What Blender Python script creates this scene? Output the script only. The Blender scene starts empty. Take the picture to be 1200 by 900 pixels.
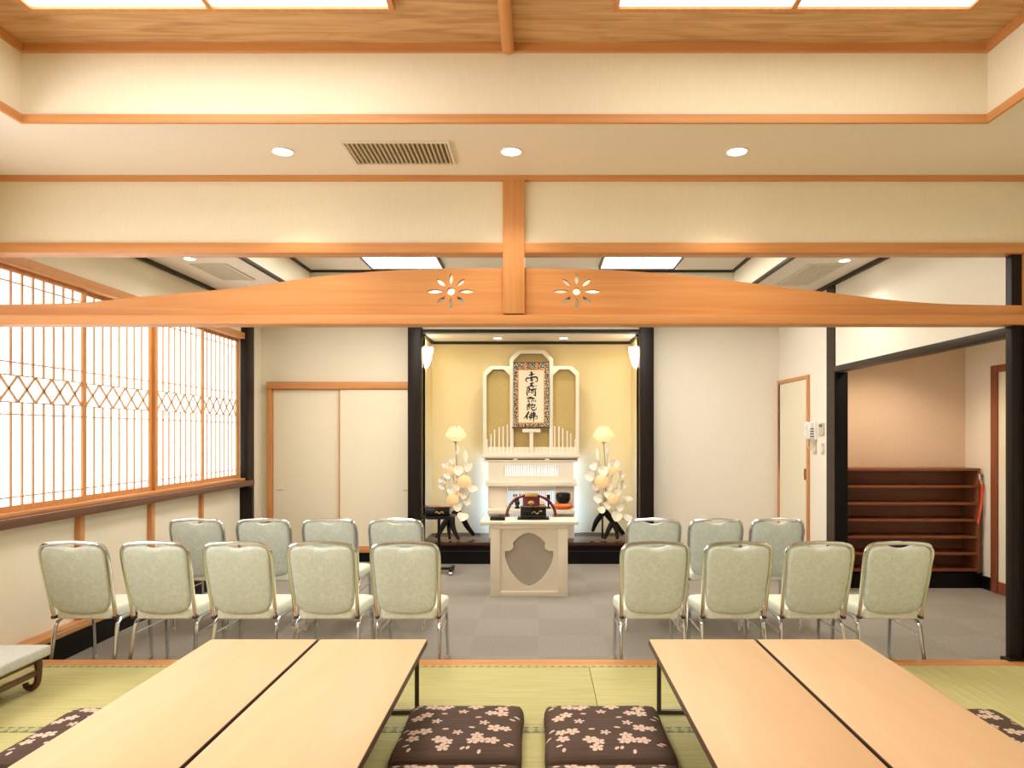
import bpy, bmesh, math, random
from mathutils import Vector, Matrix
random.seed(7)
C = bpy.context.scene
COL = C.collection
F, VX, VY, EYE = 830.0, 631.0, 508.0, 1.57      # focal length and vanishing point in frame pixels, eye height
TZ = 0.19                                        # tatami level above the carpet
PI = math.pi

def at(px, py, d):
    s = F / d
    return Vector(((px - VX) / s, d, EYE - (py - VY) / s))

# ------------------------------------------------------------------ materials
def srgb(r, g, b):
    f = lambda c: (c/255/12.92 if c/255 <= .04045 else ((c/255+.055)/1.055)**2.4)
    return (f(r), f(g), f(b), 1)

def base_mat(name, col, rough=.5, metal=0, spec=.5, coat=0):
    m = bpy.data.materials.new(name); m.use_nodes = True
    b = m.node_tree.nodes['Principled BSDF']
    b.inputs['Base Color'].default_value = col
    b.inputs['Roughness'].default_value = rough
    b.inputs['Metallic'].default_value = metal
    b.inputs['Specular IOR Level'].default_value = spec
    b.inputs['Coat Weight'].default_value = coat
    return m

def nd(m, t): return m.node_tree.nodes.new(t)
def lk(m, a, b): m.node_tree.links.new(a, b)

def noisy(name, c1, c2, scale=(5, 5, 5), rough=.5, detail=4, lo=.35, hi=.65, bump=0, bscale=None, spec=.5, metal=0, coat=0, dist=0):
    """two-tone procedural surface: object-space noise, stretched by scale"""
    m = base_mat(name, c1, rough, metal, spec, coat)
    b = m.node_tree.nodes['Principled BSDF']
    tc = nd(m, 'ShaderNodeTexCoord'); mp = nd(m, 'ShaderNodeMapping'); mp.inputs['Scale'].default_value = scale
    n = nd(m, 'ShaderNodeTexNoise'); n.inputs['Scale'].default_value = 1; n.inputs['Detail'].default_value = detail
    n.inputs['Distortion'].default_value = dist
    r = nd(m, 'ShaderNodeValToRGB')
    r.color_ramp.elements[0].position = lo; r.color_ramp.elements[0].color = c1
    r.color_ramp.elements[1].position = hi; r.color_ramp.elements[1].color = c2
    lk(m, tc.outputs['Object'], mp.inputs['Vector']); lk(m, mp.outputs[0], n.inputs['Vector'])
    lk(m, n.outputs['Fac'], r.inputs['Fac']); lk(m, r.outputs[0], b.inputs['Base Color'])
    if bump:
        n2 = n
        if bscale:
            mp2 = nd(m, 'ShaderNodeMapping'); mp2.inputs['Scale'].default_value = bscale
            n2 = nd(m, 'ShaderNodeTexNoise'); n2.inputs['Scale'].default_value = 1; n2.inputs['Detail'].default_value = 2
            lk(m, tc.outputs['Object'], mp2.inputs['Vector']); lk(m, mp2.outputs[0], n2.inputs['Vector'])
        bp = nd(m, 'ShaderNodeBump'); bp.inputs['Strength'].default_value = bump; bp.inputs['Distance'].default_value = .004
        lk(m, n2.outputs['Fac'], bp.inputs['Height']); lk(m, bp.outputs[0], b.inputs['Normal'])
    return m

def wood(name, c1, c2, axis, rough=.45, fine=34, spec=.35):
    sc = [fine, fine, fine]; sc['XYZ'.index(axis)] = 1.2
    return noisy(name, c1, c2, tuple(sc), rough, 5, .3, .7, spec=spec, dist=.6)

def emit(name, col, strength, base=(.8, .8, .78, 1)):
    m = bpy.data.materials.new(name); m.use_nodes = True
    b = m.node_tree.nodes['Principled BSDF']
    b.inputs['Base Color'].default_value = base
    b.inputs['Emission Color'].default_value = col
    b.inputs['Emission Strength'].default_value = strength
    return m

O1, O2 = (.56, .245, .082, 1), (.65, .315, .118, 1)
M = {}
M['wood_x'] = wood('orange_wood_x', O1, O2, 'X')
M['wood_y'] = wood('orange_wood_y', O1, O2, 'Y')
M['wood_z'] = wood('orange_wood_z', O1, O2, 'Z')
M['lattice'] = wood('lattice_wood', (.54, .32, .18, 1), (.62, .38, .22, 1), 'Z')
M['brownsill'] = wood('sill_wood', (.12, .052, .03, 1), (.17, .075, .042, 1), 'Y')
M['dark'] = wood('dark_post', (.008, .005, .004, 1), (.022, .014, .011, 1), 'Z', rough=.42, fine=60, spec=.18)
M['darktrim'] = wood('dark_trim', (.035, .024, .016, 1), (.05, .036, .025, 1), 'Y', rough=.45, spec=.2)
M['blackbase'] = base_mat('black_base', (.004, .0035, .0035, 1), .4, spec=.2)
M['wall'] = noisy('cream_wallpaper', (.81, .755, .605, 1), (.83, .78, .635, 1), (90, 90, 14), .85, 3, bump=.03, spec=.2)
M['wallwhite'] = noisy('white_wallpaper', (.84, .785, .68, 1), (.86, .81, .71, 1), (90, 90, 14), .85, 3, bump=.03, spec=.2)
M['wallpeach'] = noisy('peach_wallpaper', (.74, .57, .42, 1), (.77, .60, .45, 1), (70, 70, 14), .85, 3, bump=.06, spec=.2)
M['alcove'] = noisy('gold_wallpaper', (.84, .71, .40, 1), (.86, .735, .43, 1), (90, 90, 40), .8, 3, spec=.2)
M['ceil'] = noisy('ceiling_board', (.79, .735, .65, 1), (.81, .755, .67, 1), (40, 40, 40), .9, 3, spec=.15)
M['fusuma'] = noisy('door_paper', (.81, .745, .575, 1), (.84, .78, .615, 1), (60, 60, 60), .85, 3, spec=.2)
M['tablewood'] = wood('pale_laminate', (.73, .50, .29, 1), (.77, .54, .325, 1), 'Y', rough=.5, fine=14, spec=.3)
M['tableedge'] = base_mat('dark_edge', (.075, .04, .022, 1), .5)
M['metal'] = base_mat('grey_metal', (.10, .085, .07, 1), .35, .7)
M['chrome'] = noisy('chrome', (.70, .72, .74, 1), (.76, .78, .80, 1), (4, 4, 4), .16, metal=1)
M['vinyl'] = noisy('mottled_vinyl', (.60, .69, .645, 1), (.73, .80, .75, 1), (30, 30, 30), .45, 7, .42, .70, bump=.05, dist=1.3)
M['litvinyl'] = noisy('lit_seat_vinyl', (.72, .76, .65, 1), (.80, .84, .73, 1), (26, 26, 26), .42, 6, .36, .66, bump=.08, dist=1.6)  # same vinyl as the backrest, coloured lighter for the light falling on the seat
M['plastic'] = base_mat('black_plastic', (.007, .007, .007, 1), .45, spec=.25)
M['white_lacquer'] = noisy('ivory_lacquer', (.80, .72, .58, 1), (.82, .745, .61, 1), (6, 6, 6), .4)
M['gold_cloth'] = noisy('gold_cloth', (.48, .355, .125, 1), (.52, .39, .15, 1), (60, 60, 60), .7)
M['shield'] = noisy('taupe_panel', (.40, .36, .29, 1), (.43, .385, .315, 1), (8, 8, 8), .5)
M['blacklac'] = base_mat('black_lacquer', (.004, .0035, .004, 1), .22, spec=.3, coat=.15)
M['redlac'] = base_mat('red_lacquer', (.13, .006, .012, 1), .18, coat=.5)
M['goldleaf'] = base_mat('gold_leaf', (.75, .47, .15, 1), .35, .7)
M['orangecloth'] = noisy('orange_brocade', (.75, .17, .02, 1), (.9, .45, .14, 1), (60, 60, 60), .5, 4, .5, .62)
M['driftwood'] = noisy('driftwood', (.005, .003, .003, 1), (.016, .010, .007, 1), (30, 30, 30), .5, spec=.15)
M['petal'] = base_mat('white_petal', (.86, .80, .66, 1), .6)
M['leafstem'] = base_mat('pale_stem', (.45, .42, .30, 1), .5)
M['whiteplastic'] = base_mat('white_plastic', (.82, .80, .76, 1), .4)
M['beigeplastic'] = base_mat('beige_plastic', (.62, .55, .42, 1), .45)
M['greybtn'] = base_mat('grey_button', (.10, .10, .12, 1), .5)
M['shoewood'] = wood('red_brown_wood', (.20, .062, .026, 1), (.26, .088, .038, 1), 'X', rough=.35)
M['jambwood'] = wood('red_brown_jamb', (.24, .07, .03, 1), (.30, .095, .04, 1), 'Z', rough=.4)
M['redplastic'] = base_mat('red_plastic', (.75, .06, .015, 1), .4)
M['benchcloth'] = noisy('grey_cloth', (.44, .46, .43, 1), (.55, .57, .53, 1), (120, 120, 120), .8, 3)
M['benchwood'] = wood('dark_brown_wood', (.075, .034, .018, 1), (.13, .06, .03, 1), 'Z', rough=.3)
M['ink'] = base_mat('ink', (.016, .012, .008, 1), .8)
M['paper'] = noisy('scroll_paper', (.78, .68, .50, 1), (.83, .74, .56, 1), (50, 50, 50), .9)
M['orangesilk'] = base_mat('orange_silk', (.75, .27, .06, 1), .5)
M['duct_shade'] = base_mat('vent_shadow', (.16, .12, .07, 1), .8)
M['vent'] = base_mat('vent_paint', (.72, .66, .54, 1), .5)

# brocade of the scroll
def brocade():
    m = base_mat('scroll_brocade', (1, 1, 1, 1), .6)
    b = m.node_tree.nodes['Principled BSDF']
    tc = nd(m, 'ShaderNodeTexCoord'); v = nd(m, 'ShaderNodeTexVoronoi'); v.feature = 'DISTANCE_TO_EDGE'; v.inputs['Scale'].default_value = 30
    n = nd(m, 'ShaderNodeTexNoise'); n.inputs['Scale'].default_value = 60; n.inputs['Detail'].default_value = 2
    mx = nd(m, 'ShaderNodeMath'); mx.operation = 'MULTIPLY_ADD'; mx.inputs[1].default_value = .55
    r = nd(m, 'ShaderNodeValToRGB'); r.color_ramp.elements[0].position = .50; r.color_ramp.elements[0].color = (.02, .016, .018, 1)
    r.color_ramp.elements[1].position = .66; r.color_ramp.elements[1].color = (.58, .48, .32, 1)
    lk(m, tc.outputs['Object'], v.inputs['Vector']); lk(m, tc.outputs['Object'], n.inputs['Vector'])
    lk(m, v.outputs['Distance'], mx.inputs[0]); lk(m, n.outputs['Fac'], mx.inputs[2])
    lk(m, mx.outputs[0], r.inputs['Fac']); lk(m, r.outputs[0], b.inputs['Base Color'])
    return m
M['brocade'] = brocade()

# carpet tiles
def carpet():
    m = base_mat('carpet_tiles', (.2, .2, .2, 1), .95, spec=.1)
    b = m.node_tree.nodes['Principled BSDF']
    tc = nd(m, 'ShaderNodeTexCoord'); ck = nd(m, 'ShaderNodeTexChecker'); ck.inputs['Scale'].default_value = 2
    ck.inputs['Color1'].default_value = (.285, .263, .230, 1); ck.inputs['Color2'].default_value = (.305, .283, .25, 1)
    n = nd(m, 'ShaderNodeTexNoise'); n.inputs['Scale'].default_value = 120; n.inputs['Detail'].default_value = 3
    r = nd(m, 'ShaderNodeMapRange'); r.inputs[1].default_value = .3; r.inputs[2].default_value = .7; r.inputs[3].default_value = .62; r.inputs[4].default_value = 1.35
    mx = nd(m, 'ShaderNodeVectorMath'); mx.operation = 'MULTIPLY'
    bp = nd(m, 'ShaderNodeBump'); bp.inputs['Strength'].default_value = .5; bp.inputs['Distance'].default_value = .006
    lk(m, tc.outputs['Object'], ck.inputs['Vector']); lk(m, tc.outputs['Object'], n.inputs['Vector'])
    lk(m, n.outputs['Fac'], r.inputs[0]); lk(m, ck.outputs['Color'], mx.inputs[0]); lk(m, r.outputs[0], mx.inputs[1])
    lk(m, mx.outputs[0], b.inputs['Base Color']); lk(m, n.outputs['Fac'], bp.inputs['Height']); lk(m, bp.outputs[0], b.inputs['Normal'])
    return m
M['carpet'] = carpet()

def tatami(name, axis):
    m = base_mat(name, (1, 1, 1, 1), .6, spec=.3)
    b = m.node_tree.nodes['Principled BSDF']
    tc = nd(m, 'ShaderNodeTexCoord'); w = nd(m, 'ShaderNodeTexWave'); w.wave_type = 'BANDS'
    w.bands_direction = 'Y' if axis == 'X' else 'X'
    w.inputs['Scale'].default_value = 45; w.inputs['Distortion'].default_value = .6; w.inputs['Detail'].default_value = 2
    mp = nd(m, 'ShaderNodeMapping'); mp.inputs['Scale'].default_value = (3, 60, 3) if axis == 'X' else (60, 3, 3)
    n = nd(m, 'ShaderNodeTexNoise'); n.inputs['Scale'].default_value = 1; n.inputs['Detail'].default_value = 4
    mx = nd(m, 'ShaderNodeMath'); mx.operation = 'MULTIPLY_ADD'; mx.inputs[1].default_value = .3
    r = nd(m, 'ShaderNodeValToRGB'); r.color_ramp.elements[0].position = .35; r.color_ramp.elements[0].color = (.45, .43, .18, 1)
    r.color_ramp.elements[1].position = .95; r.color_ramp.elements[1].color = (.61, .58, .275, 1)
    lk(m, tc.outputs['Object'], w.inputs['Vector']); lk(m, tc.outputs['Object'], mp.inputs['Vector']); lk(m, mp.outputs[0], n.inputs['Vector'])
    lk(m, w.outputs['Fac'], mx.inputs[0]); lk(m, n.outputs['Fac'], mx.inputs[2])
    lk(m, mx.outputs[0], r.inputs['Fac']); lk(m, r.outputs[0], b.inputs['Base Color'])
    bp = nd(m, 'ShaderNodeBump'); bp.inputs['Strength'].default_value = .15; bp.inputs['Distance'].default_value = .002
    lk(m, w.outputs['Fac'], bp.inputs['Height']); lk(m, bp.outputs[0], b.inputs['Normal'])
    return m
M['tatami_x'] = tatami('tatami_straw_x', 'X'); M['tatami_y'] = tatami('tatami_straw_y', 'Y')

def heri():
    m = base_mat('green_border_cloth', (1, 1, 1, 1), .7)
    b = m.node_tree.nodes['Principled BSDF']
    tc = nd(m, 'ShaderNodeTexCoord'); ck = nd(m, 'ShaderNodeTexChecker'); ck.inputs['Scale'].default_value = 30
    mp = nd(m, 'ShaderNodeMapping'); mp.inputs['Rotation'].default_value = (0, 0, PI/4)
    ck.inputs['Color1'].default_value = (.20, .22, .075, 1); ck.inputs['Color2'].default_value = (.46, .45, .23, 1)
    lk(m, tc.outputs['Object'], mp.inputs[0]); lk(m, mp.outputs[0], ck.inputs['Vector']); lk(m, ck.outputs['Color'], b.inputs['Base Color'])
    return m
M['heri'] = heri()

def ceilwood():
    m = base_mat('cedar_boards', (1, 1, 1, 1), .5, spec=.3)
    b = m.node_tree.nodes['Principled BSDF']
    tc = nd(m, 'ShaderNodeTexCoord')
    mp = nd(m, 'ShaderNodeMapping'); mp.inputs['Scale'].default_value = (.9, 7, 1)
    w = nd(m, 'ShaderNodeTexNoise'); w.inputs['Scale'].default_value = 2.2; w.inputs['Detail'].default_value = 5; w.inputs['Distortion'].default_value = 1.2
    mp2 = nd(m, 'ShaderNodeMapping'); mp2.inputs['Scale'].default_value = (2, 160, 1)
    n = nd(m, 'ShaderNodeTexNoise'); n.inputs['Scale'].default_value = 1; n.inputs['Detail'].default_value = 3
    mx = nd(m, 'ShaderNodeMath'); mx.operation = 'MULTIPLY_ADD'; mx.inputs[1].default_value = .4
    r = nd(m, 'ShaderNodeValToRGB')
    r.color_ramp.elements[0].position = .45; r.color_ramp.elements[0].color = (.40, .20, .08, 1)
    r.color_ramp.elements[1].position = .85; r.color_ramp.elements[1].color = (.64, .40, .20, 1)
    lk(m, tc.outputs['Object'], mp.inputs[0]); lk(m, mp.outputs[0], w.inputs['Vector'])
    lk(m, tc.outputs['Object'], mp2.inputs[0]); lk(m, mp2.outputs[0], n.inputs['Vector'])
    lk(m, n.outputs['Fac'], mx.inputs[0]); lk(m, w.outputs['Fac'], mx.inputs[2]); lk(m, mx.outputs[0], r.inputs['Fac'])
    lk(m, r.outputs[0], b.inputs['Base Color'])
    return m
M['ceilwood'] = ceilwood()

# lights
M['shoji'] = emit('daylit_paper', (1, .985, .96, 1), 1.7)
M['shoji_near'] = emit('unseen_bright_paper', (1, .985, .96, 1), 5.6)  # panes out of view, glow raised above the visible ones to brighten the room
M['panel'] = emit('ceiling_diffuser', (1, .95, .89, 1), 4.1)
M['panel_dim'] = emit('ceiling_diffuser_dim', (1, .91, .77, 1), 2.9)
M['panel_far'] = emit('far_ceiling_diffuser', (1, .945, .86, 1), 14.0)
M['bulb'] = emit('downlight_lamp', (1, .88, .70, 1), 12.0)
M['sconce'] = emit('sconce_glass', (1, .86, .62, 1), 13.0)
M['lotus'] = emit('lotus_glow', (1, .80, .40, 1), .80, (.45, .38, .18, 1))
M['bud'] = emit('bud_glow', (1, .60, .27, 1), .62, (.45, .32, .17, 1))
M['coolglow'] = emit('cool_backlight', (.74, .87, 1, 1), .8)

# cherry-blossom print of the cushions ------------------------------------
def flower_group():
    g = bpy.data.node_groups.new('blossom', 'ShaderNodeTree')
    for nm, t in (('P', 'NodeSocketVector'), ('Centre', 'NodeSocketVector'), ('R', 'NodeSocketFloat'), ('Rot', 'NodeSocketFloat'), ('Pow', 'NodeSocketFloat')):
        g.interface.new_socket(nm, in_out='INPUT', socket_type=t)
    for nm in ('Mask', 'Core'):
        g.interface.new_socket(nm, in_out='OUTPUT', socket_type='NodeSocketFloat')
    N = g.nodes; L = g.links
    gi = N.new('NodeGroupInput'); go = N.new('NodeGroupOutput')
    sub = N.new('ShaderNodeVectorMath'); sub.operation = 'SUBTRACT'; L.new(gi.outputs['P'], sub.inputs[0]); L.new(gi.outputs['Centre'], sub.inputs[1])
    sp = N.new('ShaderNodeSeparateXYZ'); L.new(sub.outputs[0], sp.inputs[0])
    def mth(op, a, b=None):
        n = N.new('ShaderNodeMath'); n.operation = op
        for i, q in enumerate((a, b)):
            if q is None: continue
            if isinstance(q, (int, float)): n.inputs[i].default_value = q
            else: L.new(q, n.inputs[i])
        return n.outputs[0]
    x2 = mth('MULTIPLY', sp.outputs[0], sp.outputs[0]); y2 = mth('MULTIPLY', sp.outputs[1], sp.outputs[1])
    r = mth('SQRT', mth('ADD', x2, y2))
    th = mth('ADD', mth('ARCTAN2', sp.outputs[1], sp.outputs[0]), gi.outputs['Rot'])
    pet = mth('POWER', mth('ABSOLUTE', mth('COSINE', mth('MULTIPLY', th, 2.5))), gi.outputs['Pow'])
    q = mth('DIVIDE', r, gi.outputs['R'])
    L.new(mth('LESS_THAN', q, pet), go.inputs['Mask'])
    L.new(mth('LESS_THAN', q, .2), go.inputs['Core'])
    return g

FLOWERS = [(-0.1596, 0.2278, 0.0363, 0.35), (-0.1072, 0.2139, 0.0329, 0.35), (-0.0825, 0.2312, 0.0278, 0.35), (0.0454, 0.2347, 0.0397, 0.35), (0.1688, 0.2002, 0.0328, 0.35), (0.1222, 0.1464, 0.0290, 0.35), (0.1717, 0.1431, 0.0335, 0.35), (-0.2069, 0.0896, 0.0317, 0.35), (-0.1705, 0.1251, 0.0307, 0.35), (-0.0078, 0.1631, 0.0259, 0.80), (-0.1160, 0.0502, 0.0250, 0.80), (0.0979, 0.0347, 0.0249, 0.80), (-0.0090, -0.0697, 0.0241, 0.80), (-0.1996, -0.0625, 0.0272, 0.35), (-0.1515, -0.0552, 0.0333, 0.35), (-0.1932, -0.1263, 0.0296, 0.35), (-0.0794, -0.1374, 0.0324, 0.35), (-0.0457, -0.1566, 0.0281, 0.35), (-0.0571, -0.2048, 0.0299, 0.35), (0.0776, -0.0983, 0.0286, 0.35), (0.0639, -0.1470, 0.0294, 0.35), (0.0963, -0.1402, 0.0265, 0.35), (0.1445, -0.1443, 0.0323, 0.35), (0.1488, -0.0184, 0.0355, 0.35), (0.1958, -0.0214, 0.0257, 0.35), ]
PETALS = [(-0.2223, 0.2400, 0.00), (-0.2381, 0.2139, 0.40), (-0.0920, 0.1349, 0.00), (0.0676, 0.0928, 0.10), (0.2415, 0.1170, -0.40), (0.2220, 0.0816, -0.30), (0.1933, 0.2522, 0.00), (-0.2389, -0.0332, 0.50), (-0.2548, -0.1011, 0.60), (-0.0657, -0.0362, 0.10), (0.0476, -0.0184, -0.30), (-0.2108, -0.1902, 0.40), (-0.1928, -0.2270, 1.30), (0.0259, -0.2114, 1.00), (0.0477, -0.2074, 1.30), (0.0966, -0.2374, 1.40), (0.2077, -0.1876, -0.50), (0.2224, -0.1715, -0.20), ]
def cushion_mat():
    m = base_mat('blossom_print', (1, 1, 1, 1), .75, spec=.2)
    b = m.node_tree.nodes['Principled BSDF']
    g = flower_group()
    tc = nd(m, 'ShaderNodeTexCoord'); sp = nd(m, 'ShaderNodeSeparateXYZ'); cb = nd(m, 'ShaderNodeCombineXYZ')
    lk(m, tc.outputs['Object'], sp.inputs[0]); lk(m, sp.outputs[0], cb.inputs[0]); lk(m, sp.outputs[1], cb.inputs[1])
    mask = core = None
    def mx(a, o):
        if a is None: return o
        n = nd(m, 'ShaderNodeMath'); n.operation = 'MAXIMUM'; lk(m, a, n.inputs[0]); lk(m, o, n.inputs[1]); return n.outputs[0]
    for i, (x, y, R, pw) in enumerate(FLOWERS):
        n = nd(m, 'ShaderNodeGroup'); n.node_tree = g
        lk(m, cb.outputs[0], n.inputs['P']); n.inputs['Centre'].default_value = (x, y, 0); n.inputs['R'].default_value = R*1.03
        n.inputs['Rot'].default_value = i*1.37; n.inputs['Pow'].default_value = pw
        mask = mx(mask, n.outputs['Mask']); core = mx(core, n.outputs['Core'])
    for i, (x, y, a) in enumerate(PETALS):
        mp = nd(m, 'ShaderNodeMapping'); mp.vector_type = 'TEXTURE'
        mp.inputs['Location'].default_value = (x, y, 0); mp.inputs['Rotation'].default_value = (0, 0, a); mp.inputs['Scale'].default_value = (.0145, .0075, 1)
        ln = nd(m, 'ShaderNodeVectorMath'); ln.operation = 'LENGTH'; lt = nd(m, 'ShaderNodeMath'); lt.operation = 'LESS_THAN'; lt.inputs[1].default_value = 1
        lk(m, cb.outputs[0], mp.inputs[0]); lk(m, mp.outputs[0], ln.inputs[0]); lk(m, ln.outputs['Value'], lt.inputs[0])
        mask = mx(mask, lt.outputs[0])
    n = nd(m, 'ShaderNodeTexNoise'); n.inputs['Scale'].default_value = 1; n.inputs['Detail'].default_value = 3
    mpn = nd(m, 'ShaderNodeMapping'); mpn.inputs['Scale'].default_value = (5, 160, 5)
    lk(m, tc.outputs['Object'], mpn.inputs[0]); lk(m, mpn.outputs[0], n.inputs['Vector'])
    r = nd(m, 'ShaderNodeValToRGB'); r.color_ramp.elements[0].position = .3; r.color_ramp.elements[0].color = (.072, .043, .032, 1)
    r.color_ramp.elements[1].position = .7; r.color_ramp.elements[1].color = (.108, .068, .052, 1)
    lk(m, n.outputs['Fac'], r.inputs[0])
    a = nd(m, 'ShaderNodeMix'); a.data_type = 'RGBA'; a.inputs['B'].default_value = (.70, .55, .46, 1)
    lk(m, mask, a.inputs['Factor']); lk(m, r.outputs[0], a.inputs['A'])
    c = nd(m, 'ShaderNodeMix'); c.data_type = 'RGBA'; c.inputs['B'].default_value = (.60, .32, .31, 1)
    lk(m, core, c.inputs['Factor']); lk(m, a.outputs['Result'], c.inputs['A'])
    lk(m, c.outputs['Result'], b.inputs['Base Color'])
    return m
M['blossom'] = cushion_mat()

# ------------------------------------------------------------------ mesh helpers
class MB:
    def __init__(s): s.bm = bmesh.new()
    def box(s, x0, x1, y0, y1, z0, z1, bev=0, seg=2):
        t = bmesh.new() if bev else s.bm
        v = [t.verts.new((x, y, z)) for x in (x0, x1) for y in (y0, y1) for z in (z0, z1)]
        for f in ((0, 1, 3, 2), (4, 6, 7, 5), (0, 4, 5, 1), (2, 3, 7, 6), (0, 2, 6, 4), (1, 5, 7, 3)):
            t.faces.new([v[i] for i in f])
        if bev:
            bmesh.ops.recalc_face_normals(t, faces=t.faces)
            bmesh.ops.bevel(t, geom=list(t.edges), offset=bev, segments=seg, affect='EDGES', profile=.5)
            s.merge(t)
        return s
    def merge(s, t, mat=None):
        me = bpy.data.meshes.new('tmp'); t.to_mesh(me); t.free()
        if mat is not None: me.transform(mat)
        s.bm.from_mesh(me); bpy.data.meshes.remove(me)
    def tube(s, pts, r, seg=10, closed=False, smooth=0, caps=True):
        pts = [Vector(p) for p in pts]
        rs = r if isinstance(r, (list, tuple)) else None
        if smooth:
            pts, rs = catmull(pts, smooth, closed, rs)
        n = len(pts); rings = []
        up = None
        for i, p in enumerate(pts):
            if closed: t = pts[(i+1) % n] - pts[i-1]
            else: t = pts[min(i+1, n-1)] - pts[max(i-1, 0)]
            t.normalize()
            if up is None:
                a = Vector((0, 0, 1)) if abs(t.z) < .9 else Vector((1, 0, 0))
                up = (a - t*a.dot(t)).normalized()
            else:
                up = (up - t*up.dot(t)).normalized()
            b = t.cross(up); rr = rs[i] if rs else r
            rings.append([s.bm.verts.new(p + (up*math.cos(2*PI*k/seg) + b*math.sin(2*PI*k/seg))*rr) for k in range(seg)])
        m = n if closed else n-1
        for i in range(m):
            A, B = rings[i], rings[(i+1) % n]
            for k in range(seg):
                s.bm.faces.new((A[k], A[(k+1) % seg], B[(k+1) % seg], B[k]))
        if not closed and caps:
            s.bm.faces.new(rings[0][::-1]); s.bm.faces.new(rings[-1])
        return s
    def lathe(s, prof, c=(0, 0, 0), seg=24, a0=0, a1=2*PI, sx=1, sy=1):
        full = abs(a1-a0-2*PI) < 1e-6
        k = seg if full else seg+1
        rings = []
        for r, z in prof:
            if r < 1e-6: rings.append([s.bm.verts.new((c[0], c[1], c[2]+z))]*k); continue
            rings.append([s.bm.verts.new((c[0]+sx*r*math.cos(a0+(a1-a0)*i/seg), c[1]+sy*r*math.sin(a0+(a1-a0)*i/seg), c[2]+z)) for i in range(k)])
        for A, B in zip(rings, rings[1:]):
            for i in range(seg):
                j = (i+1) % k
                f = []
                for v in (A[i], A[j], B[j], B[i]):
                    if v not in f: f.append(v)
                if len(f) > 2:
                    try: s.bm.faces.new(f)
                    except ValueError: pass
        return s
    def pad(s, outline, prof, fmap, centre=(0, 0)):
        """closed puffed pad: outline rings scaled to the centre; prof = [(scale, top, bottom)], last scale 0"""
        cu, cv = centre
        def ring(t, w):
            return [s.bm.verts.new(fmap(cu+(u-cu)*t, cv+(v-cv)*t, w)) for u, v in outline]
        n = len(outline)
        for side in (1, 2):
            prev = None
            for row in prof:
                t, w = row[0], row[side]
                if t == 0:
                    c = s.bm.verts.new(fmap(cu, cv, w))
                    for i in range(n): s.bm.faces.new((prev[i], prev[(i+1) % n], c))
                    break
                cur = ring(t, w)
                if prev:
                    for i in range(n): s.bm.faces.new((prev[i], prev[(i+1) % n], cur[(i+1) % n], cur[i]))
                else:
                    if side == 1: first = cur
                    else:
                        for i in range(n): s.bm.faces.new((first[i], first[(i+1) % n], cur[(i+1) % n], cur[i]))
                prev = cur
        return s
    def ngon(s, pts):
        s.bm.faces.new([s.bm.verts.new(p) for p in pts]); return s
    def build(s, name, mat, parent=None, smooth=35, weld=True):
        if weld: bmesh.ops.remove_doubles(s.bm, verts=s.bm.verts, dist=1e-5)
        bmesh.ops.recalc_face_normals(s.bm, faces=s.bm.faces)
        me = bpy.data.meshes.new(name); s.bm.to_mesh(me); s.bm.free()
        if smooth:
            for p in me.polygons: p.use_smooth = True
            me.set_sharp_from_angle(angle=math.radians(smooth))
        me.materials.append(M[mat] if isinstance(mat, str) else mat)
        o = bpy.data.objects.new(name, me); COL.objects.link(o)
        if parent is not None: o.parent = parent
        return o

def catmull(pts, k, closed, rs=None):
    out, ro = [], []
    n = len(pts)
    rng = range(n) if closed else range(n-1)
    g = (lambda i: pts[i % n]) if closed else (lambda i: pts[max(0, min(n-1, i))])
    h = (lambda i: rs[i % n]) if closed else (lambda i: rs[max(0, min(n-1, i))]) if rs else None
    for i in rng:
        a, b, c, d = g(i-1), g(i), g(i+1), g(i+2)
        for j in range(k):
            t = j/k
            out.append(.5*((2*b)+(c-a)*t+(2*a-5*b+4*c-d)*t*t+(3*b-a-3*c+d)*t**3))
            if rs: ro.append(h(i)*(1-t)+h(i+1)*t)
    if not closed:
        out.append(pts[-1].copy())
        if rs: ro.append(rs[-1])
    return out, (ro if rs else None)

def flat(name, outline, holes, y0, y1, mat, parent=None, bevel=0):
    """prism in the XZ plane with holes, from depth y0 to y1"""
    cu = bpy.data.curves.new(name, 'CURVE'); cu.dimensions = '2D'; cu.fill_mode = 'BOTH'
    for loop in [outline]+holes:
        sp = cu.splines.new('POLY'); sp.points.add(len(loop)-1); sp.use_cyclic_u = True
        for p, (x, z) in zip(sp.points, loop): p.co = (x, z, 0, 1)
    cu.extrude = abs(y1-y0)/2 - bevel; cu.bevel_depth = bevel
    t = bpy.data.objects.new('tmp', cu); COL.objects.link(t)
    bpy.context.view_layer.update()
    me = bpy.data.meshes.new_from_object(t.evaluated_get(bpy.context.evaluated_depsgraph_get()))
    bpy.data.objects.remove(t); bpy.data.curves.remove(cu)
    me.transform(Matrix.Translation((0, (y0+y1)/2, 0)) @ Matrix.Rotation(PI/2, 4, 'X'))
    me.name = name; me.materials.clear(); me.materials.append(M[mat])
    o = bpy.data.objects.new(name, me); COL.objects.link(o)
    if parent is not None: o.parent = parent
    return o

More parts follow.
